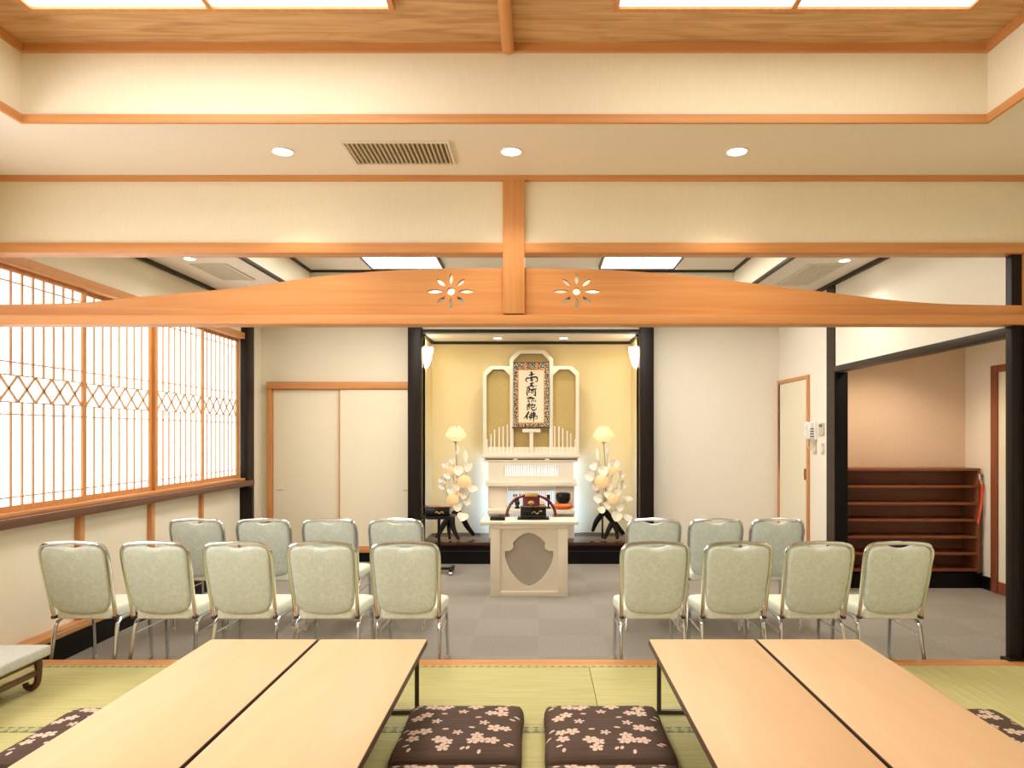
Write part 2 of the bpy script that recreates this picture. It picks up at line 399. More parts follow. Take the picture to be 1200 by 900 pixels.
def struct(o): o['kind'] = 'structure'; return o
def sbox(name, x0, x1, y0, y1, z0, z1, mat, bev=0):
    return struct(MB().box(x0, x1, y0, y1, z0, z1, bev).build(name, mat, smooth=35 if bev else 0))
def tag(o, label, cat, group=None):
    o['label'] = label; o['category'] = cat
    if group: o['group'] = group
    return o
def thing(name, label, cat, loc=(0, 0, 0), rz=0, group=None):
    o = bpy.data.objects.new(name, None); COL.objects.link(o); o.location = loc; o.rotation_euler = (0, 0, rz)
    o.empty_display_size = .1
    return tag(o, label, cat, group)
def dup(root, loc, label, group=None, rz=None):
    def cp(o, par):
        c = o.copy(); COL.objects.link(c)
        if par is not None: c.parent = par
        for ch in kids.get(o.name, ()): cp(ch, c)
        return c
    kids = {}
    for o in list(bpy.data.objects):
        if o.parent: kids.setdefault(o.parent.name, []).append(o)
    r = cp(root, None); r.location = loc; r['label'] = label
    if rz is not None: r.rotation_euler = (0, 0, rz)
    if group: r['group'] = group
    return r

# ------------------------------------------------------------------ room shell
XL, XR = -3.40, 2.956            # wall faces
YD0, YD1 = 4.26, 4.38            # divider
YB = 8.70                        # far wall face
CZ = 3.08                        # far ceiling
LZ = 3.12                        # lower ceiling over the tatami
NB = -1.6                        # wall behind the viewer

sbox('floor', XL-.2, 4.7, YD1-.1, 9.6, -.1, 0, 'carpet')
sbox('floor', XL-.2, 3.1, NB-.1, YD0+.06, -.1, TZ-.05, 'blackbase')
tn = [0]
def trim(x0, x1, y0, y1, z0, z1, mat, bev=0):
    tn[0] += 1
    return sbox('trim_%d' % tn[0], x0, x1, y0, y1, z0, z1, mat, bev)

# wooden edge of the raised tatami floor with its black riser
EDGE0, EDGE1 = 4.215, 4.325
trim(XL, XR, EDGE0, EDGE1, TZ-.06, TZ, 'wood_x', .003)
trim(XL, XR, EDGE1-.06, EDGE1-.02, 0, TZ-.06, 'blackbase')

# left wall: panel under the windows, wall over them, ends
WZ0, WZ1 = 1.05, 2.65
WY0, WY1 = -.95, 8.12
sbox('wall_left', XL-.15, XL, NB, YB+.15, 0, .97, 'wall')
sbox('wall_left', XL-.15, XL, NB, YB+.15, 2.70, 3.6, 'wall')
sbox('wall_left', XL-.15, XL, WY1, YB+.15, .97, 2.70, 'wall')
sbox('wall_left', XL-.15, XL, NB, WY0, .97, 2.70, 'wall')
trim(XL-.10, XL+.045, WY0-.05, 8.10, 2.65, 2.72, 'wood_y', .004)             # head rail
trim(XL-.12, XL+.05, WY0-.05, 8.10, 1.035, 1.062, 'wood_y', .004)             # sill rail
trim(XL-.02, XL+.115, WY0-.05, 8.20, .975, 1.035, 'brownsill', .004)          # dark sill board
for y in (7.23, 6.31, 5.35, 4.45, 3.55, 2.65, 1.75, .85):                                      # posts under the sill
    w = .028 if abs(y-6.31) < .01 or abs(y-5.35) < .01 or y < 5 else .018
    y -= .13
    trim(XL-.01, XL+.04, y-w, y+w, .20, .975, 'wood_z', .003)
trim(XL-.01, XL+.12, EDGE1, 8.35, .165, .20, 'wood_y', .003)                  # ledge
b = sbox('baseboard_left', XL-.01, XL+.11, EDGE1, YB, 0, .165, 'blackbase')
trim(XL-.01, XL+.07, 8.10, 8.30, 0, CZ, 'dark', .004)                          # dark corner post
trim(XL-.01, XL+.14, 8.06, 8.12, .2, .955, 'dark', .004)

# four-and-more lattice windows of the left wall
def window(i, y0, y1, off):
    x = XL-.055+off
    root = struct(bpy.data.objects.new('window_%d' % i, None)); COL.objects.link(root); root.location = (x, y0, WZ0)
    W, H = y1-y0, WZ1-WZ0
    st = .042
    f = MB(); f.box(-.015, .015, 0, st, 0, H); f.box(-.015, .015, W-st, W, 0, H)
    f.box(-.014, .014, st, W-st, 0, .05); f.box(-.014, .014, st, W-st, H-.03, H)
    f.build('frame', 'wood_z', root, smooth=0)
    p = MB(); p.box(-.006, -.002, st, W-st, .05, H-.03); p.build('paper_pane', 'shoji' if y0 > 3 else 'shoji_near', root, smooth=0)
    l = MB(); iw = W-2*st
    zb = lambda z: z-WZ0
    bw = .0078
    for k in range(1, 8):
        yy = st+iw*k/8
        l.box(-.002, .008, yy-bw, yy+bw, .05, zb(1.775)); l.box(-.002, .008, yy-bw, yy+bw, zb(1.95), H-.03)
    for z in (1.155, 1.695, 1.775, 1.95, 2.035, 2.555):
        l.box(-.001, .0095, st, W-st, zb(z)-.004, zb(z)+.004)
    q = iw/5
    for k in range(5):
        for a, bq in ((0, 1), (1, 0)):
            z0, z1 = (zb(1.775), zb(1.95)) if a == 0 else (zb(1.95), zb(1.775))
            y_0, y_1 = st+q*k, st+q*(k+1)
            dv = Vector((0, z1-z0, -(y_1-y_0))).normalized()*.0075
            pts = [(y_0, z0, 1), (y_0, z0, -1), (y_1, z1, -1), (y_1, z1, 1)]
            vs = []
            for xx in (-.001, .009):
                vs.append([l.bm.verts.new((xx, yy+s_*dv.y, zz+s_*dv.z)) for yy, zz, s_ in pts])
            A, B = vs
            l.bm.faces.new(A); l.bm.faces.new(B[::-1])
            for j in range(4): l.bm.faces.new((A[j], B[j], B[(j+1) % 4], A[(j+1) % 4]))
    l.build('lattice', 'lattice', root, smooth=0, weld=False)
    root['label'] = 'paper lattice sliding window with a diamond band, panel %d from the dark corner post' % i
ws = [8.12, 7.23, 6.31, 5.35, 4.45, 3.55, 2.65, 1.75, .85, -.05, -.95]
for i in range(10):
    window(i+1, ws[i+1], ws[i], .028 if i % 2 else 0)

# far wall with the closet, the alcove posts and header
PX = (-1.56, -1.40, 1.214, 1.378)
sbox('wall_back', XL-.1, PX[0]+.02, YB, YB+.15, 0, CZ+.4, 'wall')
sbox('wall_back', PX[3]-.02, XR+.1, YB, YB+.15, 0, CZ+.4, 'wallwhite')
sbox('wall_back', PX[0]+.02, PX[3]-.02, YB-.15, YB+.15, 2.82, CZ+.4, 'wall')
trim(PX[0], PX[1], 8.45, 8.76, 0, CZ, 'dark', .006)
trim(PX[2], PX[3], 8.45, 8.76, 0, CZ, 'dark', .006)
trim(PX[1], PX[2], 8.50, 8.60, 2.785, 2.82, 'dark')
sbox('baseboard_back', XL, PX[0], YB-.03, YB, 0, .14, 'blackbase')
sbox('baseboard_back', PX[3], XR, YB-.03, YB, 0, .14, 'blackbase')
# alcove
sbox('wall_back', PX[1]-.1, PX[2]+.1, 9.30, 9.40, 0, 3.0, 'alcove')
sbox('wall_left', PX[1]-.09, PX[1], 8.60, 9.30, 0, 3.0, 'alcove')
sbox('wall_right', PX[2], PX[2]+.09, 8.60, 9.30, 0, 3.0, 'alcove')
sbox('ceiling', PX[1], PX[2], 8.58, 9.30, 2.775, 2.83, 'ceil')
trim(PX[1], PX[2], 9.265, 9.30, 2.74, 2.775, 'darktrim')
trim(PX[1], PX[1]+.03, 8.60, 9.30, 2.745, 2.775, 'darktrim')
trim(PX[2]-.03, PX[2], 8.60, 9.30, 2.745, 2.775, 'darktrim')
# platform
M['platform'] = wood('platform_wood', (.045, .016, .010, 1), (.075, .028, .018, 1), 'X', rough=.2)
sbox('floor', PX[1], PX[2], 8.49, 9.30, .225, .264, 'platform', .003)
sbox('trim_platform_riser', PX[1], PX[2], 8.52, 8.56, 0, .225, 'blackbase')
trim(PX[1], PX[2], 8.505, 8.525, .150, .158, 'darktrim')

# closet doors on the far wall
zt = 2.115
def fusuma(i, x0, x1, y, lab, hx):
    root = struct(bpy.data.objects.new('door_%d' % i, None)); COL.objects.link(root); root.location = (x0, y, .17)
    W, H = x1-x0, zt-.17
    MB().box(.012, W-.012, 0, .02, .02, H-.012).build('panel', 'fusuma', root, smooth=0)
    f = MB(); f.box(0, .014, -.004, .024, 0, H); f.box(W-.014, W, -.004, .024, 0, H); f.box(.014, W-.014, -.004, .024, 0, .025); f.box(.014, W-.014, -.004, .024, H-.014, H)
    f.build('frame', 'wood_z', root, smooth=0)
    h = MB(); h.box(hx-.04, hx+.04, -.003, .002, .70, .72, .003); h.build('finger_pull', 'beigeplastic', root)
    root['label'] = lab
cx0, cx1 = -3.30, PX[0]-.005
sbx = (cx0+.05+cx1-.02)/2
fusuma(1, cx0+.045, sbx+.015, YB-.035, 'cream sliding closet door, the half nearer the window wall', .09)
fusuma(2, sbx-.015, cx1-.015, YB-.065, 'cream sliding closet door, the half beside the dark alcove post', sbx*0+.82)
trim(cx0-.01, cx0+.045, YB-.07, YB, .14, zt+.075, 'wood_z', .003)
trim(cx1-.016, cx1+.004, YB-.07, YB, .14, zt+.075, 'wood_z', .003)
trim(cx0-.01, cx1, YB-.09, YB, zt, zt+.085, 'wood_x', .003)
trim(cx0-.01, cx1, YB-.09, YB, .12, .17, 'wood_x', .003)

# right wall
WT = .11
sbox('wall_right', XR, XR+WT, 7.05, YB+.15, 0, CZ+.4, 'wallwhite')
sbox('wall_right', XR, XR+WT, YD0, 7.05, 2.235, CZ+.4, 'wallwhite')
sbox('wall_right', XR, XR+WT, NB, YD0, 0, 3.6, 'wall')
trim(XR-.012, XR+.005, 7.045, 7.24, 0, CZ, 'darktrim')
trim(XR-.002, XR+WT+.004, 7.028, 7.052, 0, 2.18, 'blackbase')
trim(XR-.012, XR+WT, 4.40, 7.05, 2.185, 2.24, 'darktrim', .004)
sbox('baseboard_right', XR-.015, XR+.002, 7.24, 7.74, 0, .14, 'blackbase')
# door in the right wall
root = struct(bpy.data.objects.new('door_3', None)); COL.objects.link(root); root.location = (XR, 7.72, 0)
MB().box(-.012, 0, .02, .93, .02, 2.17).build('panel', 'fusuma', root, smooth=0)
f = MB(); f.box(-.03, .0, -.012, .024, 0, 2.21, .003); f.box(-.03, 0, .92, .955, 0, 2.21, .003); f.box(-.03, 0, .024, .92, 2.17, 2.21, .003)
f.build('frame', 'wood_z', root)
h = MB(); h.tube([(-.018, .085+.022*math.cos(a*PI/8), 1.12+.06*math.sin(a*PI/8)) for a in range(16)], .006, 8, True); h.build('door_pull', 'jambwood', root)
root['label'] = 'narrow cream door with an orange frame beside the wall intercom'

# side room with the shoe shelf
SX, SY = 4.52, 7.50
sbox('wall_back', XR+WT, SX+.1, SY, SY+.1, 0, 2.7, 'wallpeach')
sbox('wall_right', SX, SX+.1, YD0-.1, SY, 0, 2.7, 'wallwhite')
sbox('wall_front', XR+WT, SX+.1, YD0-.12, YD0-.02, 0, 2.7, 'wallwhite')
sbox('ceiling', XR+WT, SX+.1, YD0-.1, SY+.1, 2.6, 2.7, 'ceil')
sbox('baseboard_right', SX-.02, SX, 7.03, SY, 0, .13, 'blackbase')
sbox('baseboard_right', SX-.02, SX, YD0, 5.95, 0, .13, 'blackbase')
root = struct(bpy.data.objects.new('door_4', None)); COL.objects.link(root); root.location = (SX, 5.98, 0)
MB().box(-.012, 0, .04, .98, .12, 2.18).build('panel', 'fusuma', root, smooth=0)
f = MB(); f.box(-.035, 0, .96, 1.05, 0, 2.24, .003); f.box(-.035, 0, -.02, .05, 0, 2.24, .003); f.box(-.034, 0, .05, .96, 2.17, 2.24, .003); f.box(-.02, 0, .05, .96, 0, .12, .003)
f.build('frame', 'jambwood', root)
root['label'] = 'white door with a red-brown jamb in the side room beyond the shoe shelf'

# far ceiling with raised coffer
HX0, HX1, HY0, HY1, HZ = -2.55, 2.18, 5.0, 7.9, 3.39
def ring(name, X0, X1, Y0, Y1, z0, z1, hx0, hx1, hy0, hy1, mat):
    m = MB(); m.box(X0, hx0, Y0, Y1, z0, z1); m.box(hx1, X1, Y0, Y1, z0, z1); m.box(hx0, hx1, Y0, hy0, z0, z1); m.box(hx0, hx1, hy1, Y1, z0, z1)
    return struct(m.build(name, mat, smooth=0, weld=False))
ring('ceiling', XL-.1, XR+.05, YD1-.02, YB+.1, CZ, CZ+.06, HX0, HX1, HY0, HY1, 'ceil')
ring('ceiling', HX0-.1, HX1+.1, HY0-.1, HY1+.1, CZ+.06, HZ+.02, HX0, HX1, HY0, HY1, 'wall')
sbox('ceiling', HX0-.1, HX1+.1, HY0-.1, HY1+.1, HZ, HZ+.06, 'ceil')
def ringtrim(hx0, hx1, hy0, hy1, z0, z1, w, mat):
    tn[0] += 1
    return ring('trim_%d' % tn[0], hx0, hx1, hy0, hy1, z0, z1, hx0+w, hx1-w, hy0+w, hy1-w, mat)
ringtrim(HX0-.015, HX1+.015, HY0-.015, HY1+.015, CZ-.012, CZ+.012, .04, 'darktrim')
ringtrim(HX0, HX1, HY0, HY1, HZ-.025, HZ, .025, 'darktrim')
ringtrim(XL, XR, YD1, YB, CZ-.035, CZ, .035, 'darktrim')

# tatami-room ceiling: lower ring, coffer, cedar boards
KX0, KX1, KY0, KY1 = -2.57, 2.233, -.6, 3.52
ring('ceiling', XL-.1, XR+.1, NB, YD1, LZ, LZ+.05, KX0, KX1, KY0, KY1, 'ceil')
ring('ceiling', KX0-.1, KX1+.1, KY0-.1, KY1+.1, LZ+.05, 3.52, KX0, KX1, KY0, KY1, 'wall')
sbox('ceiling', KX0-.1, KX1+.1, KY0-.1, KY1+.1, 3.50, 3.56, 'ceilwood')
def ringtrim2(x0, x1, y0, y1, z0, z1, w):
    trim(x0, x1, y1-w, y1, z0, z1, 'wood_x'); trim(x0, x1, y0, y0+w, z0, z1, 'wood_x')
    trim(x0, x0+w, y0+w, y1-w, z0, z1, 'wood_y'); trim(x1-w, x1, y0+w, y1-w, z0, z1, 'wood_y')
ringtrim2(KX0, KX1, KY0, KY1, 3.46, 3.50, .02)
ringtrim2(KX0, KX1, KY0, KY1, LZ-.012, LZ+.030, .016)
pole = MB(); pole.tube([(-.15, KY0, 3.472), (-.15, KY1-.02, 3.472)], .031, 20); struct(pole.build('trim_ceiling_pole', 'wood_y'))
sbox('wall_front', XL-.15, XR+.15, NB-.1, NB, 0, 3.6, 'wall')

# divider between the rooms
sbox('wall_divider', XL, XR, YD0+.02, YD1-.02, 2.70, 3.5, 'wall')
trim(XL, XR, YD0-.012, YD0+.02, 3.092, 3.122, 'wood_x')
trim(XL, XR, YD0-.005, YD1, 2.657, 2.717, 'wood_x', .003)
MC0, MC1 = (590-VX)/192.0*1.0, (615-VX)/192.0
trim(MC0, MC1, YD0-.016, YD1+.01, 2.29, 3.092, 'wood_z', .003)
trim(2.874, 2.945, 4.30, 4.36, 0, CZ, 'dark', .004)
trim(2.935, 2.957, 4.27, 4.30, 2.283, 2.66, 'wood_z')
trim(2.848, 2.96, 4.285, 4.37, 0, .20, 'dark', .003)
trim(2.945, 3.06, 4.32, 4.40, 0, 2.24, 'blackbase')

# carved transom boards
def transom(name, label, pts, x0, x1, flc):
    top = [((px-VX)/192.5, EYE+(VY-py)/192.5) for px, py in pts]
    xs = [Vector((a, b_, 0)) for a, b_ in top]
    sm, _ = catmull(xs, 6, False)
    out = [(x0, 2.275), (x1, 2.275)] + [(v.x, v.y) for v in sm[::-1]]
    fx, fz = (flc[0]-VX)/192.5, EYE+(VY-flc[1])/192.5
    q = 1/192.5
    def ell(cx, cz, a, b_, rot, n=20):
        return [(cx+a*math.cos(t)*math.cos(rot)-b_*math.sin(t)*math.sin(rot), cz+a*math.cos(t)*math.sin(rot)+b_*math.sin(t)*math.cos(rot)) for t in [2*PI*i/n for i in range(n)]]
    def petal(r0, r1, w, rot, ex, ez, n=10):
        pts = []
        for i in range(n+1):
            t = i/n; pts.append((r0+(r1-r0)*t, w*math.sin(PI*t)**.8))
        for i in range(n-1, 0, -1):
            t = i/n; pts.append((r0+(r1-r0)*t, -w*math.sin(PI*t)**.8))
        return [(fx+(u*math.cos(rot)-v*math.sin(rot))*q*ex, fz+(u*math.sin(rot)+v*math.cos(rot))*q*ez) for u, v in pts]
    holes = [ell(fx, fz, 4.6*q, 4.4*q, 0)]
    holes += [petal(9, 28.5, 2.4, 0, 1, 1), petal(9, 28.5, 2.4, PI, 1, 1), petal(8, 21, 2.4, PI/2, 1, 1), petal(8, 21, 2.4, -PI/2, 1, 1)]
    for a in (.72, PI-.72, PI+.72, -.72): holes.append(petal(9, 22, 2.4, a, 1, 1))
    t = thing(name, label, 'transom', ((x0+x1)/2, YD0+.05, 0), 0, 'carved transom boards over the room divide')
    for L in [out]+holes:
        for i, (a, b_) in enumerate(L): L[i] = (a-(x0+x1)/2, b_)
    flat('carved_board', out, holes, -.015, .02, 'wood_x', t)
    return t
LP = [(-30, 358), (30, 357), (100, 355), (166, 348.5), (233, 342.5), (300, 335.5), (366, 326), (433, 319.3), (477, 317), (520, 315.5), (591, 314.6)]
RP = [(614, 314.6), (680, 316), (730, 318), (800, 323.3), (900, 335), (967, 343), (1033, 351), (1083, 355.5), (1133, 357.6), (1200, 358.5)]
transom('carved_transom', 'carved orange wooden transom board sloping down towards the lattice windows', LP, XL, MC0+.005, (528.8, 342))
transom('carved_transom', 'carved orange wooden transom board sloping down towards the dark right-hand post', RP, MC1-.005, XR, (675.5, 342))
trim(XL, XR, YD0-.012, YD1, 2.226, 2.283, 'wood_x', .005)

# ------------------------------------------------------------------ tatami mats
def mat(x0, x1, y0, y1, rot, label):
    t = thing('tatami_mat', label, 'tatami mat', ((x0+x1)/2, (y0+y1)/2, TZ-.05), 0, 'tatami mats of the raised floor')
    w, h = (x1-x0)/2-.0015, (y1-y0)/2-.0015
    MB().box(-w, w, -h, h, 0, .0488, .002).build('straw_mat', 'tatami_y' if rot else 'tatami_x', t)
    for s_ in (-1, 1):
        e = MB()
        if rot: e.box(s_*w-(.03 if s_ > 0 else 0), s_*w+(.03 if s_ < 0 else 0), -h, h, .047, .0499)
        else: e.box(-w, w, s_*h-(.03 if s_ > 0 else 0), s_*h+(.03 if s_ < 0 else 0), .047, .0499)
        e.build('cloth_border', 'heri', t, smooth=0)
y3, y2, y1_, y0_ = EDGE0, 3.30, 2.40, 1.50
mat(XL, -1.5, y2, y3, 0, 'tatami mat along the wooden step, under the low grey bench')
mat(-1.5, .3, y2, y3, 0, 'tatami mat along the wooden step, behind the tables and blossom cushion on the window side')
mat(.3, 2.1, y2, y3, 0, 'tatami mat along the wooden step, starting at the bare seam behind the second cushion')
mat(2.1, XR, y1_, y3, 1, 'lengthwise tatami mat in the corner by the dark right-hand post')
mat(XL, -1.5, y1_, y2, 0, 'tatami mat with green border under the cushion by the window wall')
mat(-1.5, .3, y1_, y2, 0, 'tatami mat in the second row, under the inner table on the window side')
mat(.3, 2.1, y1_, y2, 0, 'tatami mat in the second row, under the inner table on the shoe-shelf side')
sbox('floor', XL, XR, NB, y1_, TZ-.05, TZ, 'tatami_x')

# ------------------------------------------------------------------ chairs
def chair_proto():
    t = thing('banquet_chair', 'x', 'chair', (0, 0, 0))
    yb = lambda z: -.205-(z-.42)*.26
    half = [(.196, .405), (.199, .46), (.204, .60), (.2085, .74), (.2085, .81), (.197, .857), (.162, .881), (.09, .889)]
    pts = [(x, yb(z), z) for x, z in half]+[(0, yb(.893), .893)]+[(-x, yb(z), z) for x, z in half[::-1]]
    b_ = MB(); b_.tube(pts, .0125, 10, False, 6); b_.build('back_frame', 'chrome', t)
    # backrest outline
    h = [(0, .424), (.05, .4255), (.10, .432), (.142, .446), (.171, .473), (.1835, .525), (.190, .62), (.194, .72), (.1955, .78), (.192, .825), (.181, .852), (.152, .870), (.115, .8745), (.07, .871), (.042, .862), (.02, .857), (0, .856)]
    o = [Vector((x, z, 0)) for x, z in h]; o += [Vector((-x, z, 0)) for x, z in h[-2:0:-1]]
    o, _ = catmull(o, 3, True)
    ol = [(v.x, v.y) for v in o]
    prof = [(1, .009, -.009), (.985, .016, -.016), (.955, .0205, -.021), (.9, .0235, -.024), (.75, .026, -.027), (.5, .028, -.029), (.25, .029, -.03), (0, .029, -.03)]
    p = MB(); p.pad(ol, prof, lambda u, v, w: (u, yb(v)+w, v+w*.26), (0, .64)); p.build('backrest', 'vinyl', t, smooth=60)
    # seat
    so = []
    W, D, R = .215, .215, .06
    for cx, cy, a0 in ((W-R, D-R, 0), (-W+R, D-R, 90), (-W+R+.012, -D+R*.6, 180), (W-R-.012, -D+R*.6, 270)):
        r = R if a0 < 180 else R*.6
        for k in range(7):
            a = math.radians(a0+15*k); so.append((cx+r*math.cos(a), cy+r*math.sin(a)+.0))
    prof = [(1, .412, .400), (.995, .432, .393), (.98, .445, .39), (.95, .453, .39), (.85, .459, .39), (.6, .463, .39), (.3, .465, .39), (0, .466, .39)]
    s_ = MB(); s_.pad(so, prof, lambda u, v, w: (u, v, w-(.012 if w > .42 and v > .17 else 0)*(v-.17)/.05*.5)); s_.build('seat', 'litvinyl', t, smooth=60)
    # side frames, legs
    for sx in (1, -1):
        l = MB(); l.tube([(sx*.192, -.06, .378), (sx*.193, -.125, .377), (sx*.195, -.165, .362), (sx*.198, -.185, .325), (sx*.203, -.215, .17), (sx*.208, -.25, .012)], .0125, 10, False, 5)
        lg = l.build('leg', 'chrome', t); c = MB(); c.lathe([(0, 0), (.013, 0), (.0145, .006), (.0135, .03), (.0112, .032)], (sx*.208, -.25, 0), 10); c.build('foot_cap', 'beigeplastic', lg)
        l = MB(); l.tube([(sx*.192, -.06, .378), (sx*.192, .10, .378), (sx*.192, .155, .374), (sx*.193, .185, .35), (sx*.195, .195, .31), (sx*.198, .21, .15), (sx*.20, .22, .012)], .0125, 10, False, 5)
        lg = l.build('leg', 'chrome', t); c = MB(); c.lathe([(0, 0), (.013, 0), (.0145, .006), (.0135, .03), (.0112, .032)], (sx*.20, .22, 0), 10); c.build('foot_cap', 'beigeplastic', lg)
        MB().tube([(sx*.200, -.196, .29), (sx*.196, .197, .285)], .006, 8).build('stretcher', 'chrome', t)
        k = MB(); k.box(sx*.196-.0135, sx*.196+.0135, -.214, -.178, .388, .410, .005); k.build('bracket', 'metal', t)
    MB().tube([(-.19, .14, .377), (.19, .14, .377)], .009, 8).build('seat_rail', 'chrome', t)
    MB().tube([(-.19, -.12, .377), (.19, -.12, .377)], .009, 8).build('seat_rail', 'chrome', t)
    return t
ch = chair_proto()
NY, FY = 4.72, 5.90
nearL = [84, 180, 277, 376, 474]; nearR = [768.5, 866, 961.5, 1055]
farL = [229, 308, 385.5, 463.5]; farR = [766.5, 839.5, 911.5]
g1, g2 = 'chairs in the row along the tatami step', 'chairs in the row nearer the altar'
labsNL = ['pale green chair in the row by the tatami step, nearest the lattice window',
          'pale green chair in the row by the tatami step, second from the window wall',
          'pale green chair in the row by the tatami step, third from the window wall',
          'pale green chair in the row by the tatami step, fourth from the window wall',
          'pale green chair by the tatami step at the aisle, beside the black stand']
labsNR = ['pale green chair by the tatami step at the aisle, on the intercom side',
          'pale green chair by the tatami step, second from the aisle on the intercom side',
          'pale green chair by the tatami step, next to the end chair before the shoe shelf',
          'pale green end chair of its row, standing right in front of the shoe shelf']
labsFL = ['pale green chair in the altar-side row, nearest the lattice window',
          'pale green chair in the altar-side row, second from the window wall',
          'pale green chair in the altar-side row, in front of the closet door joint',
          'pale green chair in the altar-side row, right beside the black stand']
labsFR = ['pale green chair in the altar-side row at the aisle, before the right-hand lotus lamp',
          'pale green chair in the altar-side row, middle of the three on the intercom side',
          'pale green chair in the altar-side row, in front of the narrow cream door']
first = True
for pxs, labs, y, dtop, g in ((nearL, labsNL, NY, NY-.327, g1), (nearR, labsNR, NY, NY-.327, g1), (farL, labsFL, FY, FY-.327, g2), (farR, labsFR, FY, FY-.327, g2)):
    for px, lb in zip(pxs, labs):
        x = (px-VX)*dtop/F
        if first: ch.location = (x, y, 0); ch['label'] = lb; ch['group'] = g; first = False
        else: dup(ch, (x, y, 0), lb, g)

# ------------------------------------------------------------------ low tables
def low_table(x0, x1, label):
    y0, y1, h = 1.75, 3.547, .35
    t = thing('low_table', label, 'table', ((x0+x1)/2, (y0+y1)/2, TZ), 0, 'long low tables on the tatami')
    w, d = (x1-x0)/2, (y1-y0)/2
    MB().box(-w+.003, w-.003, -d+.003, d-.003, h-.012, h, .0015).build('tabletop', 'tablewood', t)
    e = MB(); e.box(-w, w, -d, d, h-.030, h-.0012, .002); e.build('edge_band', 'tableedge', t)
    for sy in (-1, 1):
        for sx in (-1, 1):
            l = MB(); l.box(sx*(w-.042)-.010, sx*(w-.042)+.010, sy*(d-.06)-.010, sy*(d-.06)+.010, .02, h-.03, .002); l.build('leg', 'metal', t)
        l = MB(); l.box(-w+.032, w-.032, sy*(d-.06)-.010, sy*(d-.06)+.010, 0, .02, .002); l.build('runner', 'metal', t)
low_table(-1.640, -1.106, 'long low pale wood table on the window side, outer one of its pair')
low_table(-1.093, -.556, 'long low pale wood table on the window side, inner one beside the blossom cushions')
low_table(.551, 1.079, 'long low pale wood table on the shoe-shelf side, inner one beside the blossom cushions')
low_table(1.092, 1.603, 'long low pale wood table on the shoe-shelf side, outer one of its pair')

# ------------------------------------------------------------------ floor cushions
def cushion(x, y, z=TZ, label='', root=None):
    t = MB()
    W, D, n = .278, .30, 14
    ol = []
    for k in range(4):
        for i in range(n):
            u = -1+2*i/n
            bow = .012*(u*u)+.0          # corners drawn out a little
            r = .985-.0
            p = (W*u, -(D-.010+bow)) if k == 0 else (W-.010+bow, D*u) if k == 1 else (-W*u, D-.010+bow) if k == 2 else (-(W-.010+bow), -D*u)
            q_ = {0: .945, 1: .978, n-1: .978, 2: .994, n-2: .994}.get(i, 1.0); p = (p[0]*q_, p[1]*q_)
            ol.append(p)
    prof = [(1, .031, .023), (.994, .045, .014), (.98, .057, .006), (.95, .068, .001), (.89, .077, 0), (.76, .084, 0), (.5, .088, 0), (.25, .090, 0), (0, .090, 0)]
    t.pad(ol, prof, lambda u, v, w: (u, v, w))
    o = t.build('floor_cushion', 'blossom', None, smooth=70)
    o.location = (x, y, z)
    return tag(o, label, 'cushion', 'blossom floor cushions')
cu = cushion(-.340, 3.13, label='brown cherry-blossom cushion lying against the inner window-side table, nearer the step')
def cdup(x, y, label):
    c = cu.copy(); COL.objects.link(c); c.location = (x, y, TZ); c['label'] = label
cdup(.298, 3.13, 'brown cherry-blossom cushion lying against the inner shoe-shelf-side table, nearer the step')
cdup(-.334, 2.525, 'brown cherry-blossom cushion cut by the bottom edge, beside the window-side table')
cdup(.292, 2.525, 'brown cherry-blossom cushion cut by the bottom edge, beside the shoe-shelf-side table')
cdup(-1.955, 3.10, 'brown cherry-blossom cushion by the window wall, in front of the grey bench')
cdup(-1.955, 2.495, 'brown cherry-blossom cushion in the bottom corner on the window side, barely showing')
cdup(1.91, 3.09, 'brown cherry-blossom cushion beyond the outer table on the shoe-shelf side')

# low bench by the window wall
t = thing('low_bench', 'low bench with a grey cloth top and dark curled legs by the window wall', 'bench', (-2.968, 3.46, TZ))
MB().box(-.32, .315, -.40, .40, .175, .232, .012, 3).build('padded_top', 'benchcloth', t)
a = MB(); a.box(-.285, .285, -.36, .36, .150, .175, .003); a.build('apron', 'benchwood', t)
for sx in (-1, 1):
    for sy in (-1, 1):
        l = MB(); x = sx*.282
        prof = [(0, .165), (.004, .12), (.002, .075), (-.006, .04), (-.03, .018), (-.058, .022), (-.068, .042)]
        l.tube([(x-.0-(.0 if sx > 0 else 0)+sx*u, sy*.34, z) for u, z in prof], [.021, .018, .017, .0175, .0175, .017, .015], 10, False, 4)
        l.build('leg', 'benchwood', t)
    MB().box(sx*.28-.010, sx*.28+.010, -.33, .33, .085, .115, .003).build('stretcher', 'benchwood', t)

# ------------------------------------------------------------------ incense table and what stands on it
def shield_pts(s=122.3):
    P = [(560, 260), (585, 266), (612, 282), (633, 302), (638, 312), (632, 322), (636, 336), (652, 345), (674, 346), (674, 372), (665, 405), (648, 440), (622, 475), (590, 502), (560, 515)]
    pts = [(480+x/4.0, 560+y/4.0) for x, y in P]
    R = [((px-(620))/s, EYE-(py-VY)/s) for px, py in pts]
    return R + [(-x, z) for x, z in R[-2:0:-1]]
IT = thing('incense_table', 'ivory incense table with a taupe shield cut in its front', 'table', (-.090, 6.80, 0))
def itb(name, x0, x1, y0, y1, z0, z1, mat='white_lacquer', bev=.004): return MB().box(x0, x1, y0, y1, z0, z1, bev).build(name, mat, IT)
itb('top', -.474, .474, -.01, .36, .690, .726, bev=.006)
itb('top_moulding', -.385, .385, .01, .34, .652, .690)
for sx in (-1, 1):
    itb('post', sx*.326-.046, sx*.326+.046, .012, .33, 0, .652)
itb('back_panel', -.285, .285, .30, .318, .02, .652)
sh = [(x, z) for x, z in shield_pts()]
